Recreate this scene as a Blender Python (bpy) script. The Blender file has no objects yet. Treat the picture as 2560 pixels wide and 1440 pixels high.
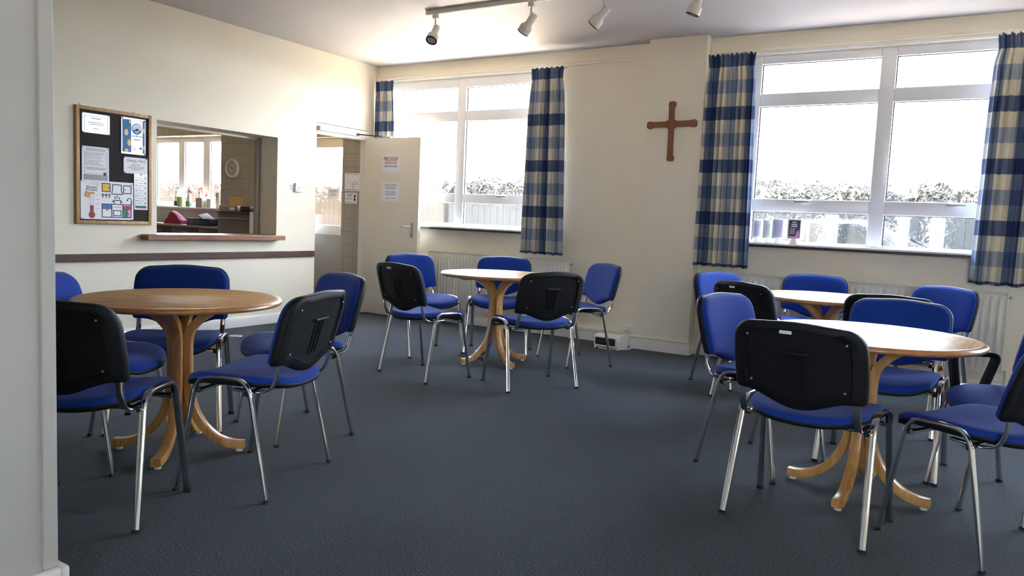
import bpy, bmesh, math, random
from mathutils import Vector, Matrix
random.seed(7)
PI = math.pi
SC = bpy.context.scene
COL = SC.collection

# ------------------------------------------------------------------ camera
cam = bpy.data.cameras.new('camera')
camo = bpy.data.objects.new('camera', cam)
COL.objects.link(camo)
cam.sensor_width = 36.0
cam.lens = 1889.86 / 2560 * 36.0
cam.clip_start = 0.02
_a, _p, _r = math.radians(31.03061377), math.radians(5.07184655), math.radians(2.53451458)
_Ry = Matrix(((math.cos(_a), math.sin(_a), 0), (0, 0, -1), (-math.sin(_a), math.cos(_a), 0)))
_Rx = Matrix(((1, 0, 0), (0, math.cos(_p), -math.sin(_p)), (0, math.sin(_p), math.cos(_p))))
_Rz = Matrix(((math.cos(_r), -math.sin(_r), 0), (math.sin(_r), math.cos(_r), 0), (0, 0, 1)))
_R = _Rz @ _Rx @ _Ry
_M = Matrix((_R[0], -Vector(_R[1]), -Vector(_R[2]))).transposed().to_4x4()
_M.translation = Vector((0, 0, 1.11))
camo.matrix_world = _M
SC.camera = camo

# ------------------------------------------------------------------ light
SC.view_settings.view_transform = 'Standard'
SC.view_settings.look = 'None'
SC.view_settings.gamma = 1.0
SC.view_settings.exposure = 1.30
SC.view_settings.use_curve_mapping = False
SC.cycles.max_bounces = 14
SC.cycles.diffuse_bounces = 8
SC.cycles.glossy_bounces = 6
SC.cycles.transparent_max_bounces = 12
SC.cycles.sample_clamp_indirect = 12.0

world = bpy.data.worlds.new('sky'); SC.world = world
world.use_nodes = True
wn = world.node_tree; wn.nodes.clear()
wo = wn.nodes.new('ShaderNodeOutputWorld'); wb = wn.nodes.new('ShaderNodeBackground')
wtc = wn.nodes.new('ShaderNodeTexCoord'); wsx = wn.nodes.new('ShaderNodeSeparateXYZ')
wr = wn.nodes.new('ShaderNodeValToRGB')
wn.links.new(wtc.outputs['Generated'], wsx.inputs[0]); wn.links.new(wsx.outputs['Z'], wr.inputs[0])
wr.color_ramp.elements[0].position = 0.0; wr.color_ramp.elements[0].color = (0.84, 0.92, 1.0, 1)
wr.color_ramp.elements[1].position = 0.55; wr.color_ramp.elements[1].color = (0.60, 0.77, 1.0, 1)
wn.links.new(wr.outputs[0], wb.inputs[0]); wn.links.new(wb.outputs[0], wo.inputs[0])
wb.inputs[1].default_value = 13.0

sun = bpy.data.lights.new('sun', 'SUN'); suno = bpy.data.objects.new('sun', sun); COL.objects.link(suno)
sun.energy = 260.0; sun.angle = math.radians(1.0); sun.color = (1.0, 0.86, 0.66)
suno.location = (-14, 16, 9)
suno.rotation_euler = Vector((0.93, -0.02, -0.37)).to_track_quat('-Z', 'Y').to_euler()   # low sun running along the facade

def portal(name, x0, x1, z0, z1, y):
    l = bpy.data.lights.new(name, 'AREA'); l.shape = 'RECTANGLE'; l.size = x1 - x0; l.size_y = z1 - z0
    l.cycles.is_portal = True
    o = bpy.data.objects.new(name, l); COL.objects.link(o)
    o.location = ((x0 + x1) / 2, y, (z0 + z1) / 2); o.rotation_euler = (-PI / 2, 0, 0)

# ------------------------------------------------------------------ room dimensions
XW, YW, ZC = -5.84, 6.586, 2.757
XR, YN = 3.6, -3.2            # right wall, wall behind the camera
PD = 6.453                    # face of the pier
portal('portal_window', XW, -3.45, 1.02, 2.57, YW + 0.24)
portal('portal_window', -1.7, 0.6, 1.02, 2.57, YW + 0.24)
portal('portal_window', 1.15, 3.3, 1.02, 2.57, YW + 0.24)
portal('portal_window', 0.8, 2.5, 1.05, 2.35, -3.42); bpy.context.scene.collection.objects[-1].rotation_euler = (PI / 2, 0, 0)

# ------------------------------------------------------------------ materials
MATS = {}
def nodes(name):
    m = bpy.data.materials.new(name); m.use_nodes = True
    nt = m.node_tree; b = nt.nodes['Principled BSDF']
    MATS[name] = m
    return m, nt, b
def N(nt, t, **k):
    n = nt.nodes.new(t)
    for a, v in k.items():
        setattr(n, a, v)
    return n
def plain(name, col, rough=0.5, metal=0.0, noise=0.0, nscale=20.0, bump=0.0, bscale=200.0, coat=0.0, spec=None, sheen=0.0):
    m, nt, b = nodes(name)
    b.inputs['Base Color'].default_value = (*col, 1); b.inputs['Roughness'].default_value = rough
    b.inputs['Metallic'].default_value = metal
    b.inputs['Coat Weight'].default_value = coat; b.inputs['Coat Roughness'].default_value = 0.15
    if spec is not None: b.inputs['Specular IOR Level'].default_value = spec
    if sheen: b.inputs['Sheen Weight'].default_value = sheen; b.inputs['Sheen Roughness'].default_value = 0.4
    tc = N(nt, 'ShaderNodeTexCoord')
    if noise:
        n = N(nt, 'ShaderNodeTexNoise'); n.inputs['Scale'].default_value = nscale; n.inputs['Detail'].default_value = 5
        nt.links.new(tc.outputs['Object'], n.inputs['Vector'])
        mx = N(nt, 'ShaderNodeMix', data_type='RGBA')
        mx.inputs[6].default_value = (*[max(0, c * (1 - noise)) for c in col], 1)
        mx.inputs[7].default_value = (*[min(1, c * (1 + noise)) for c in col], 1)
        nt.links.new(n.outputs[0], mx.inputs[0]); nt.links.new(mx.outputs[2], b.inputs['Base Color'])
    if bump:
        n2 = N(nt, 'ShaderNodeTexNoise'); n2.inputs['Scale'].default_value = bscale; n2.inputs['Detail'].default_value = 4
        nt.links.new(tc.outputs['Object'], n2.inputs['Vector'])
        bp = N(nt, 'ShaderNodeBump'); bp.inputs['Strength'].default_value = bump; bp.inputs['Distance'].default_value = 0.004
        nt.links.new(n2.outputs[0], bp.inputs['Height']); nt.links.new(bp.outputs[0], b.inputs['Normal'])
    return m
def wood(name, c1, c2, scale=(3, 40, 40), rough=0.35, coat=0.3, rings=False):
    m, nt, b = nodes(name)
    tc = N(nt, 'ShaderNodeTexCoord'); mp = N(nt, 'ShaderNodeMapping'); mp.inputs['Scale'].default_value = scale
    nt.links.new(tc.outputs['Object'], mp.inputs[0])
    n = N(nt, 'ShaderNodeTexNoise'); n.inputs['Scale'].default_value = 1.0; n.inputs['Detail'].default_value = 6; n.inputs['Distortion'].default_value = 1.2
    nt.links.new(mp.outputs[0], n.inputs['Vector'])
    r = N(nt, 'ShaderNodeValToRGB')
    r.color_ramp.elements[0].position = 0.32; r.color_ramp.elements[0].color = (*c1, 1)
    r.color_ramp.elements[1].position = 0.68; r.color_ramp.elements[1].color = (*c2, 1)
    nt.links.new(n.outputs[0], r.inputs[0])
    nt.links.new(r.outputs[0], b.inputs['Base Color'])
    b.inputs['Roughness'].default_value = rough; b.inputs['Coat Weight'].default_value = coat; b.inputs['Coat Roughness'].default_value = 0.34 if 0.14 < coat < 0.16 else 0.22
    bp = N(nt, 'ShaderNodeBump'); bp.inputs['Strength'].default_value = 0.12; bp.inputs['Distance'].default_value = 0.002
    nt.links.new(n.outputs[0], bp.inputs['Height']); nt.links.new(bp.outputs[0], b.inputs['Normal'])
    return m

WALL = plain('cream_wall_paint', (0.84, 0.775, 0.64), 0.55, noise=0.03, nscale=2.5, bump=0.12, bscale=60)
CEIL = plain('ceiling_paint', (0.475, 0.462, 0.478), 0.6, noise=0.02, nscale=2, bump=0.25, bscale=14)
PARTW = plain('grey_white_paint', (0.50, 0.49, 0.465), 0.5, noise=0.04, nscale=3, bump=0.1, bscale=40)
GLOSSW = plain('white_gloss_paint', (0.80, 0.78, 0.74), 0.3, noise=0.03, nscale=6)
DOORP = plain('cream_door_paint', (0.78, 0.72, 0.61), 0.35, noise=0.02, nscale=3)
UPVC = plain('white_upvc', (0.84, 0.84, 0.86), 0.25)
GASK = plain('black_gasket', (0.02, 0.02, 0.025), 0.6)
DARKW = plain('dark_sill_edge', (0.035, 0.02, 0.018), 0.35)
PLASW = plain('white_plastic', (0.82, 0.81, 0.79), 0.35)
PLASB = plain('black_plastic', (0.008, 0.008, 0.010), 0.5, bump=0.25, bscale=900, spec=0.3)
RUBB = plain('black_rubber', (0.012, 0.012, 0.012), 0.7)
CHROME = plain('chrome', (0.80, 0.80, 0.81), 0.09, metal=1.0)
STEEL = plain('brushed_steel', (0.45, 0.43, 0.40), 0.4, metal=0.8, noise=0.1, nscale=6)
BLUE = plain('royal_blue_fabric', (0.009, 0.046, 0.31), 0.85, noise=0.12, nscale=220, bump=0.5, bscale=900, sheen=0.12, spec=0.2)
OAK = wood('oak_table_veneer', (0.46, 0.22, 0.065), (0.70, 0.39, 0.14), (4, 30, 30), 0.45, 0.0)
def soft_sheen(m, fac, rough):
    nt = m.node_tree; b = nt.nodes['Principled BSDF']; b.inputs['Specular IOR Level'].default_value = 0.0
    g = N(nt, 'ShaderNodeBsdfGlossy'); g.inputs['Roughness'].default_value = rough
    nt.links.new(nt.nodes['Bump'].outputs[0], g.inputs['Normal'])
    ms = N(nt, 'ShaderNodeMixShader'); ms.inputs[0].default_value = fac
    nt.links.new(b.outputs[0], ms.inputs[1]); nt.links.new(g.outputs[0], ms.inputs[2]); nt.links.new(ms.outputs[0], nt.nodes['Material Output'].inputs[0])
soft_sheen(OAK, 0.15, 0.34)
OAK.node_tree.nodes['Bump'].inputs['Strength'].default_value = 0.4
OAKL = wood('oak_laminated_leg', (0.52, 0.25, 0.07), (0.72, 0.39, 0.13), (30, 30, 3), 0.32, 0.4)
EDGE = wood('oak_lipping', (0.42, 0.18, 0.055), (0.58, 0.28, 0.09), (14, 14, 30), 0.3, 0.5)
PINE = wood('pine_board_frame', (0.42, 0.23, 0.09), (0.58, 0.35, 0.15), (20, 20, 6), 0.5, 0.1)
MAHOG = wood('dark_mahogany_rail', (0.045, 0.010, 0.008), (0.08, 0.020, 0.014), (20, 3, 30), 0.5, 0.05)
SERVE = wood('hardwood_shelf', (0.19, 0.065, 0.03), (0.30, 0.12, 0.06), (30, 3, 30), 0.35, 0.4)
CROSSM = wood('carved_oak', (0.17, 0.062, 0.022), (0.27, 0.11, 0.045), (30, 30, 4), 0.5, 0.1)
PAPER = plain('paper', (0.82, 0.82, 0.86), 0.45)
PAPERL = plain('laminated_paper', (0.80, 0.80, 0.83), 0.18, coat=0.6)
INK = plain('black_ink', (0.02, 0.02, 0.03), 0.5)
INKN = plain('navy_ink', (0.016, 0.018, 0.05), 0.5)
INKR = plain('red_ink', (0.42, 0.015, 0.02), 0.5)
INKM = plain('maroon_ink', (0.16, 0.012, 0.03), 0.5)
INKP = plain('pink_grey_ink', (0.55, 0.36, 0.42), 0.5)
INKG = plain('grey_ink', (0.30, 0.30, 0.33), 0.5)
INKY = plain('yellow_ink', (0.72, 0.50, 0.03), 0.5)
INKB = plain('blue_ink', (0.02, 0.16, 0.52), 0.5)
INKGR = plain('green_ink', (0.02, 0.25, 0.14), 0.5)
INKDG = plain('dark_green_ink', (0.01, 0.10, 0.08), 0.5)
INKPK = plain('pink_ink', (0.68, 0.32, 0.55), 0.5)
INKO = plain('orange_ink', (0.62, 0.28, 0.06), 0.5)
INKT = plain('teal_ink', (0.03, 0.16, 0.22), 0.5)
LEMON = plain('lemon_ink', (0.82, 0.62, 0.28), 0.5)
BOARD = plain('dark_felt', (0.030, 0.025, 0.027), 0.95, noise=0.25, nscale=40, bump=0.3, bscale=500)
NOTEY = plain('yellow_note', (0.62, 0.45, 0.13), 0.6)
MAGEN = plain('magenta_cloth', (0.25, 0.008, 0.05), 0.7, bump=0.3, bscale=60)
CRATE = plain('navy_plastic', (0.012, 0.02, 0.085), 0.4)
COUNT = plain('worktop_laminate', (0.42, 0.36, 0.30), 0.35, noise=0.1, nscale=30)
CABIN = plain('maroon_cabinet', (0.09, 0.02, 0.025), 0.4)
BOTT = plain('cloudy_plastic', (0.75, 0.68, 0.48), 0.35)
GREENL = plain('green_label', (0.01, 0.12, 0.08), 0.4)
DGLAB = plain('dark_label', (0.015, 0.03, 0.02), 0.4)
REDP = plain('red_plastic', (0.55, 0.03, 0.02), 0.4)
BLUEP = plain('grey_blue_plastic', (0.08, 0.12, 0.16), 0.4)
BEIGEP = plain('beige_plastic', (0.40, 0.30, 0.22), 0.45)
YGREEN = plain('yellow_green_plastic', (0.24, 0.24, 0.07), 0.3)
CARD = plain('grey_card', (0.36, 0.33, 0.28), 0.7)
BEIGE = plain('beige_card', (0.5, 0.43, 0.34), 0.7)
MAROON = plain('maroon_plastic', (0.06, 0.008, 0.012), 0.4)
LENS = plain('lamp_glass', (0.50, 0.50, 0.54), 0.35)
LAMPW = plain('lamp_cream_enamel', (0.66, 0.62, 0.55), 0.4)
GRILLE = plain('dark_grille', (0.02, 0.022, 0.026), 0.5)
ENAM = plain('radiator_enamel', (0.78, 0.75, 0.69), 0.3)
PURP = plain('purple_print', (0.035, 0.012, 0.10), 0.4)
LILAC = plain('lilac_print', (0.42, 0.40, 0.62), 0.5)
SIGNG = plain('sign_green', (0.22, 0.52, 0.33), 0.5)
CONC = plain('pale_concrete', (0.42, 0.36, 0.28), 0.9, noise=0.15, nscale=4, bump=0.2, bscale=30)
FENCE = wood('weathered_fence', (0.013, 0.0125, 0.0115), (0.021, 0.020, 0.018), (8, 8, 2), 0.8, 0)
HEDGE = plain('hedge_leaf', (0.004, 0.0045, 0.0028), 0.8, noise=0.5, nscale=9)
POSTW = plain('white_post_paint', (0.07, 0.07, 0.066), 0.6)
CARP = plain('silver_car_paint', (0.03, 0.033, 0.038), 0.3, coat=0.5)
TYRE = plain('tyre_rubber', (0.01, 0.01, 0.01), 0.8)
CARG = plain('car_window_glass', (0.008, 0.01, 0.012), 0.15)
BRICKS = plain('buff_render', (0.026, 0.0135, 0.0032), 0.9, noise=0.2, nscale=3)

def carpet():
    m, nt, b = nodes('carpet_pile')
    tc = N(nt, 'ShaderNodeTexCoord')
    n1 = N(nt, 'ShaderNodeTexNoise'); n1.inputs['Scale'].default_value = 190; n1.inputs['Detail'].default_value = 2
    n2 = N(nt, 'ShaderNodeTexNoise'); n2.inputs['Scale'].default_value = 1.1; n2.inputs['Detail'].default_value = 3
    v = N(nt, 'ShaderNodeTexVoronoi'); v.inputs['Scale'].default_value = 260
    for k in (n1, n2, v): nt.links.new(tc.outputs['Object'], k.inputs['Vector'])
    r = N(nt, 'ShaderNodeValToRGB')
    r.color_ramp.elements[0].position = 0.40; r.color_ramp.elements[0].color = (0.008, 0.0115, 0.0175, 1)
    r.color_ramp.elements[1].position = 0.70; r.color_ramp.elements[1].color = (0.086, 0.101, 0.128, 1)
    nt.links.new(n1.outputs[0], r.inputs[0])
    r2 = N(nt, 'ShaderNodeValToRGB')
    r2.color_ramp.elements[0].position = 0.35; r2.color_ramp.elements[0].color = (0.80, 0.80, 0.80, 1)
    r2.color_ramp.elements[1].position = 0.7; r2.color_ramp.elements[1].color = (1.1, 1.1, 1.1, 1)
    nt.links.new(n2.outputs[0], r2.inputs[0])
    mx = N(nt, 'ShaderNodeMix', data_type='RGBA', blend_type='MULTIPLY'); mx.inputs[0].default_value = 1
    nt.links.new(r.outputs[0], mx.inputs[6]); nt.links.new(r2.outputs[0], mx.inputs[7])
    nt.links.new(mx.outputs[2], b.inputs['Base Color'])
    b.inputs['Roughness'].default_value = 0.95; b.inputs['Specular IOR Level'].default_value = 0.15
    b.inputs['Sheen Weight'].default_value = 0.10
    bp = N(nt, 'ShaderNodeBump'); bp.inputs['Strength'].default_value = 0.3; bp.inputs['Distance'].default_value = 0.004
    nt.links.new(v.outputs['Distance'], bp.inputs['Height']); nt.links.new(bp.outputs[0], b.inputs['Normal'])
    return m
CARPET = carpet()

def plaid():
    m, nt, b = nodes('plaid_curtain_cloth')
    tc = N(nt, 'ShaderNodeTexCoord'); sx = N(nt, 'ShaderNodeSeparateXYZ'); nt.links.new(tc.outputs['UV'], sx.inputs[0])
    ramps = []
    for k in (0, 1):
        md = N(nt, 'ShaderNodeMath', operation='FRACT'); nt.links.new(sx.outputs[k], md.inputs[0])
        r = N(nt, 'ShaderNodeValToRGB'); r.color_ramp.interpolation = 'CONSTANT'
        e = r.color_ramp.elements
        e[0].position = 0.0; e[0].color = (0.028, 0.048, 0.13, 1)
        e[1].position = 0.25; e[1].color = (0.76, 0.70, 0.57, 1)
        a = e.new(0.5); a.color = (0.20, 0.26, 0.39, 1)
        a = e.new(0.75); a.color = (0.76, 0.70, 0.57, 1)
        nt.links.new(md.outputs[0], r.inputs[0]); ramps.append(r)
    mm = N(nt, 'ShaderNodeMix', data_type='RGBA', blend_type='MULTIPLY'); mm.inputs[0].default_value = 1.0
    nt.links.new(ramps[0].outputs[0], mm.inputs[6]); nt.links.new(ramps[1].outputs[0], mm.inputs[7])
    mx = N(nt, 'ShaderNodeGamma'); mx.inputs[1].default_value = 0.5
    nt.links.new(mm.outputs[2], mx.inputs[0])
    nt.links.new(mx.outputs[0], b.inputs['Base Color'])
    b.inputs['Roughness'].default_value = 0.85; b.inputs['Specular IOR Level'].default_value = 0.2
    tl = N(nt, 'ShaderNodeBsdfTranslucent'); nt.links.new(mx.outputs[0], tl.inputs[0])
    ms = N(nt, 'ShaderNodeMixShader'); ms.inputs[0].default_value = 0.10
    out = nt.nodes['Material Output']
    nt.links.new(b.outputs[0], ms.inputs[1]); nt.links.new(tl.outputs[0], ms.inputs[2]); nt.links.new(ms.outputs[0], out.inputs[0])
    return m
PLAID = plaid()

def obscure_glass():
    m, nt, b = nodes('patterned_glass')
    nt.nodes.remove(b)
    out = nt.nodes['Material Output']
    tc = N(nt, 'ShaderNodeTexCoord')
    n = N(nt, 'ShaderNodeTexNoise'); n.inputs['Scale'].default_value = 9; n.inputs['Detail'].default_value = 2; n.inputs['Distortion'].default_value = 2.6
    nt.links.new(tc.outputs['Object'], n.inputs['Vector'])
    bp = N(nt, 'ShaderNodeBump'); bp.inputs['Strength'].default_value = 0.55; bp.inputs['Distance'].default_value = 0.03
    nt.links.new(n.outputs[0], bp.inputs['Height'])
    rf = N(nt, 'ShaderNodeBsdfRefraction'); rf.inputs['IOR'].default_value = 1.12; rf.inputs['Roughness'].default_value = 0.0
    nt.links.new(bp.outputs[0], rf.inputs['Normal'])
    tr = N(nt, 'ShaderNodeBsdfTransparent')
    ms = N(nt, 'ShaderNodeMixShader'); ms.inputs[0].default_value = 0.45
    nt.links.new(tr.outputs[0], ms.inputs[1]); nt.links.new(rf.outputs[0], ms.inputs[2])
    gl = N(nt, 'ShaderNodeBsdfGlossy'); gl.inputs['Roughness'].default_value = 0.05
    m2 = N(nt, 'ShaderNodeMixShader'); m2.inputs[0].default_value = 0.05
    nt.links.new(ms.outputs[0], m2.inputs[1]); nt.links.new(gl.outputs[0], m2.inputs[2])
    nt.links.new(m2.outputs[0], out.inputs[0])
    return m
GLASS = obscure_glass()

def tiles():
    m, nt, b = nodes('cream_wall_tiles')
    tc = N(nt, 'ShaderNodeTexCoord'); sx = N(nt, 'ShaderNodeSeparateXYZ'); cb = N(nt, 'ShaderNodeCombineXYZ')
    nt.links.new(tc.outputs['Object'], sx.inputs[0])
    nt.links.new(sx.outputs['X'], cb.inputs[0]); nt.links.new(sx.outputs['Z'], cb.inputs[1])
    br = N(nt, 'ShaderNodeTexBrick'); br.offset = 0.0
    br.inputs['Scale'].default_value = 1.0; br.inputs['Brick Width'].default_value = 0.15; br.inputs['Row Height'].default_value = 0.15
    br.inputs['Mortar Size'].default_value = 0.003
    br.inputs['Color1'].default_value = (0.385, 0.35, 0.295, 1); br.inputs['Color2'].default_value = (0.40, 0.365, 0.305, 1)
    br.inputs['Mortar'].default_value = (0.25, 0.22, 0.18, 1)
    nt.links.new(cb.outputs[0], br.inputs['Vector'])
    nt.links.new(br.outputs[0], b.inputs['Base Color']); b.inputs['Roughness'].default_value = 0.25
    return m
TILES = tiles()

# ------------------------------------------------------------------ mesh helpers
def finish(name, bm, mats, parent=None, smooth=True, ang=0.7):
    bmesh.ops.recalc_face_normals(bm, faces=bm.faces)
    for f in bm.faces: f.smooth = smooth
    if smooth:
        for e in bm.edges:
            if len(e.link_faces) == 2 and e.calc_face_angle(0) > ang: e.smooth = False
    me = bpy.data.meshes.new(name); bm.to_mesh(me); bm.free()
    if not isinstance(mats, (list, tuple)): mats = [mats]
    for m in mats: me.materials.append(m)
    o = bpy.data.objects.new(name, me); COL.objects.link(o)
    if parent is not None: o.parent = parent
    return o
def tag(o, label, cat, group=None, kind=None):
    o['label'] = label; o['category'] = cat
    if group: o['group'] = group
    if kind: o['kind'] = kind
    return o
def empty(name, loc=(0, 0, 0), rot=(0, 0, 0), label=None, cat=None, group=None, kind=None):
    o = bpy.data.objects.new(name, None); COL.objects.link(o)
    o.empty_display_size = 0.05; o.location = loc; o.rotation_euler = rot
    if label: tag(o, label, cat, group, kind)
    return o
def dup(root, loc, rotz, label, group=None):
    r = root.copy(); COL.objects.link(r); r.location = loc; r.rotation_euler = (0, 0, rotz); r['label'] = label
    if group: r['group'] = group
    for ch in list(root.children):
        c = ch.copy(); COL.objects.link(c); c.parent = r
        for g in ch.children:
            d = g.copy(); COL.objects.link(d); d.parent = c
    return r
def box(bm, x0, x1, y0, y1, z0, z1, bev=0.0, seg=2, mi=0):
    t = bmesh.new() if bev else bm
    vs = [t.verts.new(p) for p in ((x0, y0, z0), (x1, y0, z0), (x1, y1, z0), (x0, y1, z0), (x0, y0, z1), (x1, y0, z1), (x1, y1, z1), (x0, y1, z1))]
    fs = [t.faces.new([vs[i] for i in f]) for f in ((0, 3, 2, 1), (4, 5, 6, 7), (0, 1, 5, 4), (1, 2, 6, 5), (2, 3, 7, 6), (3, 0, 4, 7))]
    for f in fs: f.material_index = mi
    if bev:
        bmesh.ops.bevel(t, geom=list(t.edges), offset=bev, segments=seg, affect='EDGES', profile=0.5)
        for f in t.faces: f.material_index = mi
        merge(bm, t)
    return bm
def merge(bm, t):
    mp = {}
    for v in t.verts: mp[v] = bm.verts.new(v.co)
    for f in t.faces:
        nf = bm.faces.new([mp[v] for v in f.verts]); nf.material_index = f.material_index
    t.free()
def B(*a, **k):
    return box(bmesh.new(), *a, **k)
def fillet(pts, rads, n=6):
    out = []
    P = [Vector(p) for p in pts]
    for i, p in enumerate(P):
        r = rads[i] if isinstance(rads, (list, tuple)) else rads
        if i in (0, len(P) - 1) or r <= 0: out.append(p); continue
        a = (P[i - 1] - p); c = (P[i + 1] - p)
        ra = min(r, a.length * 0.49); rc = min(r, c.length * 0.49)
        s = p + a.normalized() * ra; e = p + c.normalized() * rc
        for k in range(n + 1):
            t = k / n
            out.append((1 - t) ** 2 * s + 2 * t * (1 - t) * p + t * t * e)
    return out
def sweep(bm, pts, prof, bn=(1, 0, 0), mi=0, scale=None):
    pts = [Vector(p) for p in pts]; bn = Vector(bn)
    rings = []
    for i, p in enumerate(pts):
        t = (pts[min(i + 1, len(pts) - 1)] - pts[max(i - 1, 0)]).normalized()
        n = bn.cross(t)
        n = n.normalized() if n.length > 1e-6 else Vector((0, 0, 1))
        b = t.cross(n).normalized()
        s = scale[i] if scale else 1.0
        rings.append([bm.verts.new(p + b * a * s + n * c * s) for a, c in prof])
    k = len(prof)
    for i in range(len(rings) - 1):
        for j in range(k):
            f = bm.faces.new((rings[i][j], rings[i][(j + 1) % k], rings[i + 1][(j + 1) % k], rings[i + 1][j])); f.material_index = mi
    for r in (rings[0], rings[-1]):
        f = bm.faces.new(r); f.material_index = mi
    return bm
def oval(a, b, n=12, e=2.6):
    out = []
    for k in range(n):
        t = 2 * PI * k / n; c, s = math.cos(t), math.sin(t)
        out.append((a * math.copysign(abs(c) ** (2 / e), c), b * math.copysign(abs(s) ** (2 / e), s)))
    return out
def rrect(a, b, r=0.004):
    out = []
    for sx, sy, a0 in ((1, 1, 0), (-1, 1, 90), (-1, -1, 180), (1, -1, 270)):
        for k in range(3):
            t = math.radians(a0 + 45 * k)
            out.append((sx * (a - r) + r * math.cos(t), sy * (b - r) + r * math.sin(t)))
    return out
def tube(bm, pts, r, n=10, mi=0):
    prof = [(r * math.cos(2 * PI * k / n), r * math.sin(2 * PI * k / n)) for k in range(n)]
    d = Vector(pts[-1]) - Vector(pts[0])
    bn = Vector((1, 0, 0)) if abs(d.normalized().x) < 0.8 else Vector((0, 0, 1))
    # parallel transport frame
    P = [Vector(p) for p in pts]; rings = []
    t0 = (P[1] - P[0]).normalized(); n0 = t0.orthogonal().normalized()
    for i, p in enumerate(P):
        t = (P[min(i + 1, len(P) - 1)] - P[max(i - 1, 0)]).normalized()
        n0 = (n0 - t * n0.dot(t)).normalized(); b0 = t.cross(n0)
        rings.append([bm.verts.new(p + n0 * a + b0 * c) for a, c in prof])
    for i in range(len(rings) - 1):
        for j in range(n):
            f = bm.faces.new((rings[i][j], rings[i][(j + 1) % n], rings[i + 1][(j + 1) % n], rings[i + 1][j])); f.material_index = mi
    for r_ in (rings[0], rings[-1]):
        f = bm.faces.new(r_); f.material_index = mi
    return bm
def lathe(bm, prof, n=32, M=None, mi=0, off=(0, 0), cap=True):
    M = M or Matrix.Identity(4)
    rings = []
    for r, z in prof:
        if r < 1e-5: rings.append([bm.verts.new(M @ Vector((off[0], off[1], z)))])
        else: rings.append([bm.verts.new(M @ Vector((off[0] + r * math.cos(2 * PI * k / n), off[1] + r * math.sin(2 * PI * k / n), z))) for k in range(n)])
    for i in range(len(rings) - 1):
        a, b = rings[i], rings[i + 1]
        for k in range(n):
            if len(a) == 1 and len(b) == 1: continue
            if len(a) == 1: q = (a[0], b[k], b[(k + 1) % n])
            elif len(b) == 1: q = (a[k], a[(k + 1) % n], b[0])
            else: q = (a[k], a[(k + 1) % n], b[(k + 1) % n], b[k])
            f = bm.faces.new(q); f.material_index = mi
    for r in (rings[0], rings[-1]):
        if cap and len(r) > 1:
            f = bm.faces.new(r); f.material_index = mi
    return bm
def prism(bm, poly, z0, z1, M=None, mi=0):
    M = M or Matrix.Identity(4)
    a = [bm.verts.new(M @ Vector((x, y, z0))) for x, y in poly]; b = [bm.verts.new(M @ Vector((x, y, z1))) for x, y in poly]
    n = len(poly)
    for f in [bm.faces.new(a[::-1]), bm.faces.new(b)] + [bm.faces.new((a[i], a[(i + 1) % n], b[(i + 1) % n], b[i])) for i in range(n)]:
        f.material_index = mi
    return bm
def text(name, body, size, loc, mat, parent, align='CENTER', sx=1.0, bold=0.0, rot=(0, 0, 0), ext=0.0004):
    cu = bpy.data.curves.new(name, 'FONT'); cu.body = body; cu.size = size; cu.align_x = align; cu.align_y = 'CENTER'
    cu.extrude = ext; cu.offset = bold; cu.resolution_u = 3
    t = bpy.data.objects.new(name, cu); COL.objects.link(t)
    dg = bpy.context.evaluated_depsgraph_get()
    me = bpy.data.meshes.new_from_object(t.evaluated_get(dg))
    bpy.data.objects.remove(t); bpy.data.curves.remove(cu)
    me.materials.clear(); me.materials.append(mat)
    o = bpy.data.objects.new(name, me); COL.objects.link(o); o.parent = parent
    o.location = loc; o.rotation_euler = rot; o.scale = (sx, 1, 1)
    return o
def curve_arc(cx, cy, r, a0, a1, n):
    return [(cx + r * math.cos(math.radians(a0 + (a1 - a0) * k / n)), cy + r * math.sin(math.radians(a0 + (a1 - a0) * k / n))) for k in range(n + 1)]
def S(name, bm, m, label, cat, smooth=False):
    return tag(finish(name, bm, m, smooth=smooth), label, cat, kind='structure')

# ================================================================== SETTING
S('floor', B(-10.7, XR + 0.2, YN - 0.2, YW + 0.25, -0.12, 0.0), CARPET, 'dark blue grey speckled carpet covering the hall floor', 'floor')
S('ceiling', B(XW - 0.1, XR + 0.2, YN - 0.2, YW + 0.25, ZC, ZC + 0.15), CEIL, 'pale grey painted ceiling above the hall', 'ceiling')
# left wall with serving hatch and doorway
HY0, HY1, HZ0, HZ1 = 3.892, 5.170, 0.868, 1.815
DY0, DY1, DZ1 = 5.682, 6.455, 2.034
WT = 0.085
bm = bmesh.new()
x0, x1 = XW - WT, XW
box(bm, x0, x1, YN, HY0, 0, ZC)
box(bm, x0, x1, HY0, HY1, 0, HZ0 - 0.05); box(bm, x0, x1, HY0, HY1, HZ1, ZC)
box(bm, x0, x1, HY1, DY0, 0, ZC)
box(bm, x0, x1, DY0, DY1, DZ1, ZC)
box(bm, x0, x1, DY1, YW, 0, ZC)
S('wall_left', bm, WALL, 'cream painted left wall with serving hatch and doorway', 'wall')
# hatch lining deeper than the wall
bm = bmesh.new()
box(bm, XW - 0.29, XW - WT, HY0 - 0.10, HY0, HZ0 - 0.04, HZ1 + 0.1)
box(bm, XW - 0.29, XW - WT, HY1, HY1 + 0.10, HZ0 - 0.04, HZ1 + 0.1)
box(bm, XW - 0.29, XW - WT, HY0, HY1, HZ1, HZ1 + 0.1)
S('trim_1', bm, WALL, 'deep painted lining around the serving hatch opening', 'hatch lining')
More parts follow.
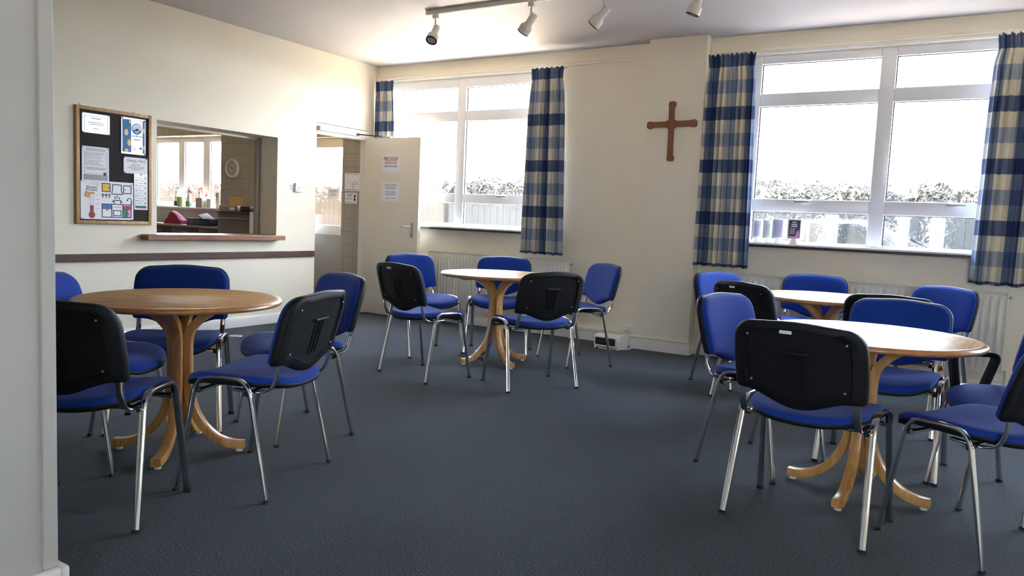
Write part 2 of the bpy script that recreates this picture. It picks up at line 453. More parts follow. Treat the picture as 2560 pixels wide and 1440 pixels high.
# back wall
W1 = (-5.76, -3.50); W2 = (-1.69, 0.52); W3 = (1.15, 3.3); WZ0, WZ1 = 1.0, 2.575
bm = bmesh.new()
y0, y1 = YW, YW + 0.25
xs = [XW - WT, W1[0], W1[1], W2[0], W2[1], W3[0], W3[1], XR]
for a, b_ in ((0, 1), (2, 3), (4, 5), (6, 7)): box(bm, xs[a], xs[b_], y0, y1, 0, ZC)
for a, b_ in (W1, W2, W3):
    box(bm, a, b_, y0, y1, 0, WZ0); box(bm, a, b_, y0, y1, WZ1, ZC)
S('wall_back', bm, WALL, 'cream back wall pierced by wide windows', 'wall')
bm = B(-2.572, -2.052, PD, YW, 0, ZC)
S('wall_pier', bm, WALL, 'shallow cream pier on the back wall carrying the wooden cross', 'wall pier')
S('wall_right', B(XR, XR + 0.2, YN, YW, 0, ZC), WALL, 'cream right wall outside the picture', 'wall')
FX, FZ = (0.8, 2.5), (1.05, 2.35)
bm = bmesh.new()
for q in ((XW, FX[0], 0, ZC), (FX[1], XR, 0, ZC), (FX[0], FX[1], 0, FZ[0]), (FX[0], FX[1], FZ[1], ZC)): box(bm, q[0], q[1], YN - 0.2, YN, q[2], q[3])
S('wall_front', bm, WALL, 'cream wall behind the camera', 'wall')
# partition at the left edge of the picture
bm = bmesh.new()
box(bm, -2.24, -2.10, YN, 1.098, 0, ZC)
S('wall_partition', bm, PARTW, 'greyish white partition wall end at the left edge', 'wall')
S('trim_2', B(-2.2, -2.092, 1.062, 1.100, 0.10, ZC, bev=0.003), PARTW, 'narrow corner bead down the end of the grey partition', 'corner bead')
def skirt(name, poly, m, lab):
    return S(name, poly, m, lab, 'skirting board', smooth=True)
sp = [(0, 0), (0.018, 0), (0.018, 0.075), (0.012, 0.092), (0, 0.095)]
def skirt_run(bm, A, Bp, nx, ny):
    A = Vector((*A, 0)); Bp = Vector((*Bp, 0))
    a = [bm.verts.new(A + Vector((nx * d, ny * d, z))) for d, z in sp]; b = [bm.verts.new(Bp + Vector((nx * d, ny * d, z))) for d, z in sp]
    n = len(sp)
    for i in range(n): bm.faces.new((a[i], a[(i + 1) % n], b[(i + 1) % n], b[i]))
    bm.faces.new(a); bm.faces.new(b[::-1])
bm = bmesh.new(); skirt_run(bm, (XW, YN), (XW, DY0), 1, 0); skirt('baseboard_left', bm, GLOSSW, 'white gloss skirting along the left wall')
bm = bmesh.new(); skirt_run(bm, (XW + 0.02, YW), (-2.572, YW), 0, -1); skirt_run(bm, (-2.052, YW), (XR, YW), 0, -1); skirt('baseboard_back', bm, GLOSSW, 'off white skirting along the back wall')
bm = bmesh.new(); skirt_run(bm, (-2.59, PD), (-2.034, PD), 0, -1); box(bm, -2.052, -2.034, PD, YW - 0.018, 0, 0.095); box(bm, -2.59, -2.572, PD, YW - 0.018, 0, 0.095)
skirt('baseboard_pier', bm, GLOSSW, 'off white skirting around the foot of the pier')
bm = bmesh.new(); box(bm, -2.10, -2.072, YN, 1.10, 0, 0.10, bev=0.008); box(bm, -2.24, -2.072, 1.098, 1.122, 0, 0.10, bev=0.008)
skirt('baseboard_partition', bm, GLOSSW, 'white rounded skirting wrapping the partition end')
# pipe boxing above the skirting
bm = bmesh.new(); box(bm, -5.0, -2.74, YW - 0.028, YW, 0.097, 0.125, bev=0.004)
S('trim_3', bm, WALL, 'cream pipe boxing running above the skirting by the first radiator', 'pipe boxing')
bm = bmesh.new(); tube(bm, [(-2.60, PD - 0.016, 0.112), (-2.03, PD - 0.016, 0.112), (-2.03, YW - 0.02, 0.112)], 0.009)
S('trim_4', bm, WALL, 'painted pipe running above the pier skirting', 'pipe', smooth=True)
# dado rail
S('trim_5', B(XW, XW + 0.024, YN, 5.664, 0.650, 0.710, bev=0.004), MAHOG, 'dark red brown timber dado rail along the left wall', 'dado rail')
# hatch shelf
S('trim_6', B(XW - 0.30, XW + 0.10, 3.752, 5.200, 0.822, 0.868, bev=0.004), SERVE, 'brown hardwood shelf under the serving hatch', 'shelf')
# door frame
bm = bmesh.new()
box(bm, XW - 0.085, XW + 0.004, DY0, DY1, 1.925, DZ1 - 0.006, bev=0.003)
box(bm, XW - 0.085, XW + 0.004, 6.425, DY1, 0, 1.925, bev=0.003)
box(bm, XW - 0.085, XW - 0.03, DY0 - 0.0, DY0 + 0.012, 0, 1.925)
S('trim_7', bm, GLOSSW, 'white painted door frame of the doorway in the left wall', 'door frame')
# ceiling line pelmet above windows
S('trim_8', B(XW, -2.572, YW - 0.018, YW, 2.612, 2.640, bev=0.004), WALL, 'thin cream ledge above the left window', 'picture ledge')
S('trim_9', B(-2.052, 3.5, YW - 0.018, YW, 2.620, 2.648, bev=0.004), WALL, 'thin cream ledge above the right window', 'picture ledge')

# ------------------------------------------------------------------ kitchen shell
KX0, KY0, KZ = -10.6, 2.2, 2.26
bm = bmesh.new()
KWX = (-10.25, -8.508); KWZ = (1.095, 2.07); GDX = (-7.25, -6.345)
box(bm, KX0, KWX[0], YW, YW + 0.25, 0, KZ); box(bm, KWX[0], KWX[1], YW, YW + 0.25, 0, KWZ[0]); box(bm, KWX[0], KWX[1], YW, YW + 0.25, KWZ[1], KZ)
box(bm, KWX[1], GDX[0], YW, YW + 0.25, 0, KZ); box(bm, GDX[0], GDX[1], YW, YW + 0.25, 2.0, KZ); box(bm, GDX[1], XW - WT, YW, YW + 0.25, 0, KZ)
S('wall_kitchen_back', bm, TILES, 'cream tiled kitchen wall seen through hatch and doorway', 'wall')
KDIM = plain('dimmed_wall_paint', (0.48, 0.42, 0.32), 0.6, noise=0.03, nscale=3)  # wall cream with the kitchen's dimness put into the colour
S('wall_kitchen_left', B(KX0 - 0.1, KX0, KY0, YW + 0.25, 0, KZ), KDIM, 'far cream wall of the kitchen', 'wall')
S('wall_kitchen_front', B(KX0, XW - WT, KY0 - 0.1, KY0, 0, KZ), KDIM, 'near cream wall of the kitchen', 'wall')
S('ceiling_kitchen', B(KX0 - 0.1, XW - WT, KY0 - 0.1, YW + 0.25, KZ, KZ + 0.1), KDIM, 'low grey ceiling of the kitchen', 'ceiling')
S('trim_10', B(KWX[0] - 0.02, KWX[1] + 0.02, YW - 0.035, YW + 0.2, 1.085, 1.103, bev=0.004), GLOSSW, 'white sill of the kitchen window', 'window sill')

# ------------------------------------------------------------------ windows
def window(name, X, Z, mull, rows, y, label, handles=(), dep=0.07, gask=True, cols=None):
    root = empty(name, ((X[0] + X[1]) / 2, y, Z[0]), label=label, cat='window', kind='structure')
    ox, oy, oz = root.location
    xsn = [X[0]] + [v for m_ in mull for v in m_] + [X[1]]
    fw = bmesh.new()
    bars = []
    bl, br_, bb, bt = 0.075, 0.075, 0.05, 0.07
    bars += [(X[0], X[0] + bl, Z[0], Z[1]), (X[1] - br_, X[1], Z[0], Z[1])]
    bars += [(m_[0], m_[1], Z[0], Z[1]) for m_ in mull]
    edges = [X[0] + bl] + [v for m_ in mull for v in m_] + [X[1] - br_]
    for c in range(0, len(edges), 2):
        a, b_ = edges[c], edges[c + 1]
        zs = [Z[0]] + [v for r_ in rows for v in r_] + [Z[1]]
        for k in range(0, len(zs), 2):
            bars.append((a, b_, zs[k], zs[k + 1]))
    for a, b_, c, d in bars:
        box(fw, a - ox, b_ - ox, 0, dep, c - oz, d - oz, bev=0.006, seg=2)
    finish('window_frame', fw, UPVC, root)
    for c in range(0, len(edges), 2):
        a, b_ = edges[c], edges[c + 1]
        for k, (za, zb) in enumerate(rows_to_panes(rows)):
            g = bmesh.new(); yy = dep * 0.5
            vs = [g.verts.new(p) for p in ((a - ox, yy, za - oz), (b_ - ox, yy, za - oz), (b_ - ox, yy, zb - oz), (a - ox, yy, zb - oz))]
            g.faces.new(vs); finish('pane', g, GLASS, root, smooth=False)
            if gask:
                g = bmesh.new(); w = 0.008
                for q in ((a, a + w, za, zb), (b_ - w * 0.4, b_, za, zb), (a, b_, zb - w * 0.6, zb)):
                    box(g, q[0] - ox, q[1] - ox, dep * 0.35, dep * 0.5 - 0.002, q[2] - oz, q[3] - oz)
                finish('gasket', g, GASK, root, smooth=False)
    for hx, hz in handles:
        h = bmesh.new()
        box(h, hx - 0.03 - ox, hx + 0.03 - ox, -0.012, 0.0, hz - 0.012 - oz, hz + 0.012 - oz, bev=0.004)
        box(h, hx - 0.02 - ox, hx + 0.10 - ox, -0.034, -0.018, hz - 0.010 - oz, hz + 0.008 - oz, bev=0.005)
        box(h, hx - 0.012 - ox, hx + 0.012 - ox, -0.02, -0.010, hz - 0.008 - oz, hz + 0.008 - oz)
        finish('window_handle', h, STEEL, root)
    return root
def rows_to_panes(rows):
    # rows holds (pane bottom, pane top) pairs already ordered as z splits
    return list(rows)
R1W = ((1.058, 1.272), (1.372, 2.128), (2.236, 2.478))
R2W = ((1.042, 1.283), (1.390, 2.157), (2.264, 2.506))
window('window_1', W1, (WZ0, WZ1), ((-4.735, -4.628),), R1W, YW + 0.012, 'left white framed window with patterned glass behind the fire door', handles=((-4.17, 1.352),))
window('window_2', W2, (WZ0, WZ1), ((-0.712, -0.602),), R2W, YW + 0.012, 'right white framed window with leaflet stands on its sill', handles=((-1.25, 1.374), (-0.15, 1.374)))
window('window_3', W3, (WZ0, WZ1), ((2.18, 2.28),), R2W, YW + 0.012, 'further white framed window outside the picture')
window('window_5', FX, FZ, ((1.6, 1.7),), ((FZ[0] + 0.07, FZ[1] - 0.07),), YN - 0.12, 'window in the wall behind the camera')
window('window_4', KWX, KWZ, ((-9.664, -9.536), (-9.125, -8.985)), ((1.17, 2.0),), YW + 0.19, 'three light white window above the kitchen counter', dep=0.05)
for nm, (a, b_), lab in (('trim_11', W1, 'white sill with dark edge under the left window'), ('trim_12', W2, 'white sill with dark edge under the right window')):
    bm = bmesh.new(); box(bm, a - 0.03, b_ + 0.03, YW - 0.078, YW + 0.012, 1.004, 1.020, bev=0.003); box(bm, a - 0.03, b_ + 0.03, YW - 0.075, YW, 0.984, 1.004, mi=1)
    S(nm, bm, [UPVC, DARKW], lab, 'window sill')
for a, b_, lab in ((XW + 0.005, -3.44, 'white curtain track over the left window'), (-2.03, 0.70, 'white curtain track over the right window')):
    tag(finish('curtain_track', B(a, b_, YW - 0.030, YW - 0.018, 2.580, 2.600, bev=0.004), UPVC), lab, 'curtain track')

# ------------------------------------------------------------------ doors
def leaf_door():
    root = empty('door_1', (XW + 0.01, 6.398, 0), (0, 0, 0), 'open cream fire door with two notices standing in front of the left window', 'door', kind='structure')
    L = 0.775
    finish('door_leaf', B(0, L, 0, 0.044, 0.012, 1.948, bev=0.002), DOORP, root)
    h = bmesh.new(); box(h, 0.676, 0.712, -0.008, 0.0, 0.88, 1.045, bev=0.003)
    pl = finish('handle_plate', h, STEEL, root)
    h = bmesh.new(); tube(h, fillet([(0.694, -0.006, 1.0), (0.694, -0.048, 1.0), (0.62, -0.05, 0.998), (0.583, -0.046, 1.004)], 0.014, 5), 0.008)
    finish('door_handle', h, CHROME, root)
    h = bmesh.new(); lathe(h, [(0.006, 0), (0.006, 0.01), (0, 0.01)], 12, Matrix.Translation((0.694, -0.008, 0.915)) @ Matrix.Rotation(PI / 2, 4, 'X')); finish('lock_cylinder', h, INK, root)
    finish('lock_plate', B(L - 0.001, L + 0.002, 0.011, 0.033, 0.90, 1.06), STEEL, root, smooth=False)
    h = bmesh.new(); box(h, 0.15, 0.36, -0.002, 0.03, 1.948, 1.962, bev=0.003); finish('closer_shoe', h, STEEL, root)
    for z in (0.25, 1.0, 1.75):
        h = bmesh.new(); tube(h, [(-0.006, 0.022, z - 0.05), (-0.006, 0.022, z + 0.05)], 0.006); finish('hinge', h, STEEL, root)
    return root
leaf_door()
# overhead closer fixed on the frame head
r = empty('door_closer', (XW + 0.004, 5.96, 1.975), label='silver overhead door closer on the frame head above the doorway', cat='door closer')
finish('closer_body', B(0, 0.032, -0.27, 0.27, -0.022, 0.022, bev=0.004), plain('silver_grey_paint', (0.62, 0.64, 0.70), 0.35), r)
finish('slider', B(0.0, 0.036, 0.27, 0.31, -0.014, 0.012, bev=0.003), INK, r)
bm = bmesh.new(); tube(bm, [(0.025, 0.29, 0.0), (0.19, 0.44, -0.008), (0.245, 0.45, -0.010)], 0.006); finish('arm', bm, INK, r)
# glazed outer door in the kitchen
r = empty('door_2', ((GDX[0] + GDX[1]) / 2, YW + 0.10, 0), label='outer kitchen door with tall patterned glass seen through the doorway', cat='door', kind='structure')
w = (GDX[1] - GDX[0]) / 2
bm = bmesh.new()
box(bm, -w, -w + 0.10, 0, 0.045, 0.01, 2.0, bev=0.003); box(bm, w - 0.012, w, 0, 0.045, 0.01, 2.0)
box(bm, -w, w, 0, 0.045, 1.888, 2.0, bev=0.003); box(bm, -w, w, 0, 0.045, 0.845, 0.962, bev=0.003); box(bm, -w, w, 0, 0.045, 0.01, 0.16, bev=0.003)
finish('door_frame', bm, DOORP, r)
finish('lower_panel', B(-w, w, 0.012, 0.035, 0.16, 0.845), plain('grey_door_panel', (0.36, 0.33, 0.29), 0.5), r, smooth=False)
bm = bmesh.new(); bm.faces.new([bm.verts.new(p) for p in ((-w + 0.1, 0.02, 0.962), (w - 0.012, 0.02, 0.962), (w - 0.012, 0.02, 1.888), (-w + 0.1, 0.02, 1.888))]); finish('pane', bm, GLASS, r, smooth=False)

# ================================================================== CHAIRS
FW, FD = 0.2585, 0.1975
def back_y(x, z):
    return -0.207 - 0.28 * (z - 0.52) + 0.42 * x * x
def back_outline():
    right = []
    for k in range(9):
        t = k / 8; x = 0.188 * t; s = t ** 2.2 * (3.2 - 2.2 * t)
        right.append((x, 0.468 + 0.050 * s))
    right += [(0.207, 0.518), (0.222, 0.520), (0.230, 0.528), (0.233, 0.545), (0.236, 0.60), (0.236, 0.65), (0.235, 0.70)]
    for k in range(1, 9):
        t = math.radians(90 * k / 8)
        right.append((0.158 + 0.076 * math.cos(t), 0.712 + 0.0745 * math.sin(t)))
    right += [(0.10, 0.7905), (0.05, 0.7945)]
    pts = right + [(0.0, 0.796)] + [(-x, z) for x, z in right[:0:-1]]
    return pts
def ringed(bm, outline, c, rings, yf, mi=0, close_first=False):
    prev = None
    for s, dy in rings:
        cur = []
        for x, z in outline:
            X = c[0] + (x - c[0]) * s; Z = c[1] + (z - c[1]) * s
            cur.append(bm.verts.new((X, yf(X, Z) + dy, Z)))
        if prev:
            n = len(cur)
            for i in range(n):
                f = bm.faces.new((prev[i], prev[(i + 1) % n], cur[(i + 1) % n], cur[i])); f.material_index = mi
        elif close_first: pass
        prev = cur
    cv = bm.verts.new((c[0], yf(*c) + rings[-1][1], c[1])); n = len(prev)
    for i in range(n):
        f = bm.faces.new((prev[i], prev[(i + 1) % n], cv)); f.material_index = mi
def make_chair(root):
    ol = back_outline(); c = (0.0, 0.645)
    bm = bmesh.new(); ringed(bm, ol, c, [(0.975, -0.006), (0.985, 0.004), (0.98, 0.014), (0.955, 0.023), (0.90, 0.029), (0.75, 0.032), (0.5, 0.033), (0.25, 0.033)], back_y)
    finish('backrest', bm, BLUE, root, ang=1.2)
    bm = bmesh.new(); ringed(bm, ol, c, [(0.965, 0.004), (1.0, 0.004), (1.012, -0.002), (1.012, -0.014), (0.995, -0.024), (0.96, -0.029), (0.82, -0.031), (0.805, -0.027), (0.80, -0.021), (0.6, -0.021), (0.35, -0.021), (0.15, -0.021)], back_y)
    sh = finish('back_shell', bm, PLASB, root, ang=0.9)
    bm = bmesh.new()
    yb = back_y(0, 0.66)
    for x in (-0.026, 0.0, 0.026):
        sweep(bm, [(x, back_y(x, z) - 0.022, z) for z in (0.545, 0.60, 0.65, 0.672)], oval(0.006, 0.006, 8), (1, 0, 0))
    sweep(bm, [(x, back_y(x, 0.682) - 0.024, 0.682) for x in (-0.05, -0.02, 0.02, 0.05)], oval(0.007, 0.009, 8), (0, 0, 1))
    finish('grip_rib', bm, PLASB, sh)
    for x, z in ((-0.175, 0.735), (0.175, 0.735), (-0.168, 0.560), (0.168, 0.560)):
        b2 = bmesh.new(); lathe(b2, [(0.0045, 0), (0.0045, 0.003), (0, 0.0035)], 8, Matrix.Translation((x, back_y(x, z) - 0.0225 - (0.0075 if abs(z-0.735) < 0.01 else 0.004), z)) @ Matrix.Rotation(PI / 2, 4, 'X'))
        finish('screw', b2, STEEL, sh)
    # seat
    def a_half(t):
        cx, sn = math.cos(t), math.sin(t)
        e = 2 / 3.6
        if sn < 0: e = 2 / 2.9
        x = 0.226 * math.copysign(abs(cx) ** e, cx); y = (0.222 if sn > 0 else 0.236) * math.copysign(abs(sn) ** e, sn)
        x *= 1.0 - 0.05 * (y / 0.222 < 0) * abs(y / 0.222)
        return x, y + 0.012
    n = 48
    def seat_surf(bm, rings, ztop):
        prev = None
        for s, dz, m_ in rings:
            cur = []
            for k in range(n):
                x, y = a_half(2 * PI * k / n); X, Y = x * s, 0.012 + (y - 0.012) * s
                cur.append(bm.verts.new((X, Y, ztop(X, Y) + dz)))
            if prev:
                for i in range(n):
                    f = bm.faces.new((prev[i], prev[(i + 1) % n], cur[(i + 1) % n], cur[i])); f.material_index = m_
            prev = cur
        cv = bm.verts.new((0, 0.012, ztop(0, 0.012) + rings[-1][1]))
        for i in range(n):
            f = bm.faces.new((prev[i], prev[(i + 1) % n], cv)); f.material_index = rings[-1][2]
    def zt(x, y):
        return 0.455 + 0.42 * x * x - 1.6 * max(0, y - 0.10) ** 2
    bm = bmesh.new(); seat_surf(bm, [(0.97, -0.036, 0), (1.0, -0.031, 0), (1.008, -0.021, 0), (0.995, -0.010, 0), (0.955, -0.003, 0), (0.88, 0.0, 0), (0.7, 0.002, 0), (0.45, 0.002, 0), (0.2, 0.0, 0)], zt)
    finish('seat', bm, BLUE, root, ang=1.2)
    bm = bmesh.new(); seat_surf(bm, [(1.004, -0.028, 0), (1.012, -0.033, 0), (1.0, -0.042, 0), (0.95, -0.047, 0), (0.6, -0.044, 0), (0.3, -0.040, 0)], zt)
    finish('seat_pan', bm, PLASB, root, ang=1.2)
    # legs: each half of the bent side tube
    prof = oval(0.0135, 0.0078, 12, 2.8)
    for s in (-1, 1):
        for e in (-1, 1):
            pts = [(s * FW, e * FD, 0.010), (s * 0.240, e * 0.112 + 0.010, 0.4585), (s * 0.240, 0.010, 0.4615)]
            bm = bmesh.new(); sweep(bm, fillet(pts, [0, 0.065, 0], 9), prof, (1, 0, 0))
            lg = finish('leg', bm, CHROME, root)
            bm = bmesh.new(); sweep(bm, [(s * FW, e * FD, 0.0), (s * FW - s * 0.0004, e * FD - e * 0.002, 0.012)], oval(0.0155, 0.0095, 12, 2.8), (1, 0, 0))
            finish('foot_cap', bm, RUBB, lg)
    # back supports
    for s in (-1, 1):
        pts = [(s * 0.208, -0.02, 0.413), (s * 0.208, -0.170, 0.409), (s * 0.208, -0.204, 0.470), (s * 0.208, back_y(0.208, 0.58) - 0.006, 0.58)]
        bm = bmesh.new(); sweep(bm, fillet(pts, [0, 0.07, 0.03, 0], 8), rrect(0.0125, 0.0045, 0.003), (1, 0, 0))
        finish('back_support', bm, CHROME, root)
    for y in (-0.085, 0.110):
        bm = bmesh.new(); sweep(bm, [(-0.238, y, 0.404), (0.238, y, 0.404)], oval(0.0085, 0.0085, 10, 2), (0, 1, 0)); finish('crossbar', bm, CHROME, root)
    for s in (-1, 1):
        for y in (-0.098, 0.122):
            bm = bmesh.new(); lathe(bm, [(0.0, 0), (0.011, 0.001), (0.012, 0.018), (0.0, 0.02)], 10, Matrix.Translation((s * 0.222, y, 0.401)) @ Matrix.Rotation(PI / 2, 4, 'Y') @ Matrix.Translation((0, 0, -0.01)))
            finish('stacking_buffer', bm, RUBB, root)
    return root
G_CH = 'blue stacking chairs around the round tables'
CHAIRS = [
 # left table
 (-2.659, 1.522, 0.532, 'black-backed blue chair cut off by the partition at the left edge', 0),
 (-2.478, 2.115, 1.886, 'blue chair with its black back to the camera, right front of the left table', 0),
 (-3.409, 2.360, -2.381, 'blue chair facing the camera behind the left table, under the dado rail', 0),
 (-2.897, 2.695, 2.811, 'blue chair at the right rear of the left table nearest the doorway', 0),
 (-3.219, 1.876, -1.047, 'blue chair peeping out left of the left table behind the foreground black backrest', 0),
 # middle table
 (-3.232, 4.217, -0.230, 'black-backed chair with small white label at the left front of the middle table', 1),
 (-2.504, 4.447, 1.008, 'chair with plain black back to the camera, right front of the middle table', 0),
 (-2.672, 5.450, 2.532, 'blue chair standing alone right of the middle table beside the fan heater', 0),
 (-3.359, 5.388, -2.702, 'blue chair facing the camera behind the middle table against the radiator', 0),
 (-3.798, 4.936, -1.897, 'blue chair left of the middle table in front of the open fire door', 0),
 # near right table
 (-0.466, 3.091, -0.137, 'large foreground chair with labelled black back to the camera at the near right table', 2),
 (-0.782, 3.709, -1.838, 'blue chair at the left of the near right table, seat turned right', 0),
 (-0.296, 4.076, 3.068, 'blue chair facing the camera behind the near right table', 0),
 (0.235, 3.815, 2.316, 'blue chair with black armrests at the right of the near right table', 3),
 (0.086, 3.255, 1.038, 'chair in the bottom right corner with its black back leaving the picture', 0),
 # far right table
 (-1.385, 5.540, -2.080, 'blue chair left of the far right table beside the pier', 0),
 (-1.080, 5.020, -0.490, 'black-backed chair left front of the far right table behind a blue backrest', 1),
 (-0.972, 6.025, -2.980, 'blue chair facing the camera behind the far right table against the radiator', 0),
 (-0.255, 5.680, 2.570, 'blue chair at the right of the far right table in front of the radiator', 0),
 (-0.362, 4.915, 0.030, 'chair whose black back rim shows above the blue backrest at the near right table', 0),
]
c0 = make_chair(empty('stacking_chair', label='x', cat='chair', group=G_CH))
for i, (x, y, rz, lab, opt) in enumerate(CHAIRS):
    if i == 0:
        o = c0; o.location = (x, y, 0); o.rotation_euler = (0, 0, rz); o['label'] = lab
    else:
        o = dup(c0, (x, y, 0), rz, lab)
    if opt in (1, 2):
        bm = bmesh.new()
        xx = -0.03 if opt == 2 else -0.04
        zz = 0.758
        box(bm, xx - 0.022, xx + 0.022, back_y(xx, zz) - 0.0328, back_y(xx, zz) - 0.031, zz - 0.006, zz + 0.006)
        finish('label_sticker', bm, PAPER, o, smooth=False)
    if opt == 3:
        for s in (1, -1):
            bm = bmesh.new()
            pts = [(s * 0.262, -0.060, 0.440), (s * 0.262, -0.125, 0.598), (s * 0.262, 0.120, 0.608), (s * 0.262, 0.085, 0.440)]
            sweep(bm, fillet(pts, [0, 0.045, 0.045, 0], 8), rrect(0.021, 0.012, 0.005), (1, 0, 0))
            finish('armrest', bm, PLASB, o)

# ================================================================== TABLES
TR, TZ = 0.440, 0.702
def make_table(root):
    bm = bmesh.new()
    lathe(bm, [(0, TZ - 0.001), (TR - 0.03, TZ - 0.001), (TR - 0.02, TZ - 0.004), (TR - 0.02, TZ - 0.02), (0, TZ - 0.02)], 96)
    finish('tabletop', bm, OAK, root)
    bm = bmesh.new()
    prof = [(TR - 0.0305, TZ - 0.0012), (TR - 0.014, TZ - 0.0012), (TR - 0.006, TZ - 0.004), (TR - 0.001, TZ - 0.010), (TR, TZ - 0.016), (TR - 0.003, TZ - 0.022), (TR - 0.009, TZ - 0.0265), (TR - 0.03, TZ - 0.0275)]
    n = 96; rings = [[bm.verts.new((r * math.cos(2 * PI * k / n), r * math.sin(2 * PI * k / n), z)) for k in range(n)] for r, z in prof]
    rings.append(rings[0])
    for i in range(len(rings) - 1):
        for k in range(n): bm.faces.new((rings[i][k], rings[i][(k + 1) % n], rings[i + 1][(k + 1) % n], rings[i + 1][k]))
    finish('edge_lipping', bm, EDGE, root, ang=0.6)
    path = [(0.288, 0.031), (0.245, 0.032), (0.190, 0.046), (0.140, 0.079), (0.096, 0.128), (0.063, 0.190), (0.044, 0.260), (0.036, 0.330), (0.034, 0.420), (0.035, 0.505), (0.046, 0.550), (0.080, 0.598), (0.135, 0.640), (0.190, 0.668)]
    def smooth_path(P, n=3):
        out = []
        for i in range(len(P) - 1):
            p0 = P[max(i - 1, 0)]; p1 = P[i]; p2 = P[i + 1]; p3 = P[min(i + 2, len(P) - 1)]
            for k in range(n):
                t = k / n
                out.append(tuple(0.5 * ((2 * b) + (-a + c) * t + (2 * a - 5 * b + 4 * c - d) * t * t + (-a + 3 * b - 3 * c + d) * t ** 3) for a, b, c, d in zip(p0, p1, p2, p3)))
        out.append(P[-1]); return out
    sp_ = smooth_path(path)
    for q in range(4):
        a = q * PI / 2; ca, sa = math.cos(a), math.sin(a)
        bm = bmesh.new(); sweep(bm, [(r * ca, r * sa, z) for r, z in sp_], rrect(0.0215, 0.0185, 0.004), (-sa, ca, 0))
        lg = finish('leg', bm, OAKL, root)
        bm = bmesh.new(); lathe(bm, [(0.0, 0.0), (0.015, 0.0), (0.015, 0.013), (0, 0.013)], 16, off=(0.266 * ca, 0.266 * sa)); finish('glide', bm, PLASW, lg)
    bm = bmesh.new()
    for a in (0, PI / 2):
        M = Matrix.Rotation(a, 4, 'Z'); t = bmesh.new(); box(t, -0.30, 0.30, -0.03, 0.03, TZ - 0.050, TZ - 0.021 - 0.0005 * a, bev=0.003)
        bmesh.ops.transform(t, matrix=M, verts=t.verts); merge(bm, t)
    finish('bearer', bm, EDGE, root)
    return root
G_T = 'round oak pedestal tables'
TABLES = [  (-3.02, 2.13, 36, 'round oak pedestal table at left, nearest the noticeboard wall'),
          (-3.115, 4.945, 62, 'round oak pedestal table in the middle, by the left window radiator'),
          (-0.340, 3.525, 83, 'round oak pedestal table at near right with bluish window reflection'),
          (-0.800, 5.380, 40, 'round oak pedestal table at far right, half hidden by chairs')]
t0 = make_table(empty('round_table', label='x', cat='table', group=G_T))
for i, (x, y, d, lab) in enumerate(TABLES):
    if i == 0: t0.location = (x, y, 0); t0.rotation_euler = (0, 0, math.radians(d)); t0['label'] = lab
    else: dup(t0, (x, y, 0), math.radians(d), lab)

# ================================================================== RADIATORS
def radiator(x0, x1, z0, z1, pitch, label):
    root = empty('radiator', ((x0 + x1) / 2, YW - 0.024, z0), label=label, cat='radiator', group='radiators under the windows')
    ox = (x0 + x1) / 2; W = x1 - x0; H = z1 - z0
    n = int(W / pitch); m0 = (W - n * pitch) / 2
    xs_, ds = [0.0, m0 * 0.6], [0, 0]
    for k in range(n):
        b0 = m0 + k * pitch
        for f, d in ((0.08, 0.0), (0.3, 1.0), (0.7, 1.0), (0.92, 0.0)): xs_.append(b0 + f * pitch); ds.append(d)
    xs_ += [W - m0 * 0.6, W]; ds += [0, 0]
    zs = [(0.0, 0), (0.03, 0), (0.055, 1), (H - 0.065, 1), (H - 0.040, 0), (H - 0.006, 0), (H, -0.4)]
    bm = bmesh.new(); yf = -0.054
    grid = [[bm.verts.new((x - W / 2, yf - 0.016 * d * e if e >= 0 else yf + 0.006, z)) for x, d in zip(xs_, ds)] for z, e in zs]
    for i in range(len(grid) - 1):
        for j in range(len(xs_) - 1): bm.faces.new((grid[i][j], grid[i][j + 1], grid[i + 1][j + 1], grid[i + 1][j]))
    finish('front_panel', bm, ENAM, root, ang=0.9)
    finish('back_panel', B(-W / 2, W / 2, -0.046, -0.030, 0.0, H - 0.004), ENAM, root, smooth=False)
    bm = bmesh.new(); box(bm, -W / 2 - 0.004, W / 2 + 0.004, -0.066, -0.026, H - 0.002, H + 0.006, bev=0.002)
    finish('top_grille', bm, ENAM, root)
    for s in (-1, 1):
        bm = bmesh.new(); box(bm, s * W / 2 - 0.004, s * W / 2 + 0.004, -0.066, -0.024, 0.004, H, bev=0.002); finish('end_cap', bm, ENAM, root)
    bm = bmesh.new(); tube(bm, [(W / 2, -0.045, H - 0.03), (W / 2 + 0.025, -0.045, H - 0.03)], 0.009); finish('bleed_valve', bm, STEEL, root)
    bm = bmesh.new(); tube(bm, fillet([(W / 2, -0.045, 0.03), (W / 2 + 0.035, -0.045, 0.03), (W / 2 + 0.035, -0.045, -z0 + 0.0)], 0.015, 4), 0.0085); finish('pipe', bm, ENAM, root)
    for s in (-0.35, 0.35):
        finish('wall_bracket', B(s * W - 0.02, s * W + 0.02, -0.032, 0.02, 0.08, H - 0.08), ENAM, root, smooth=False)
    return root
radiator(-4.98, -3.285, 0.165, 0.748, 0.0405, 'cream panel radiator under the left window behind the middle table')
radiator(-1.92, 0.262, 0.155, 0.745, 0.050, 'cream panel radiator under the right window behind the far right table')

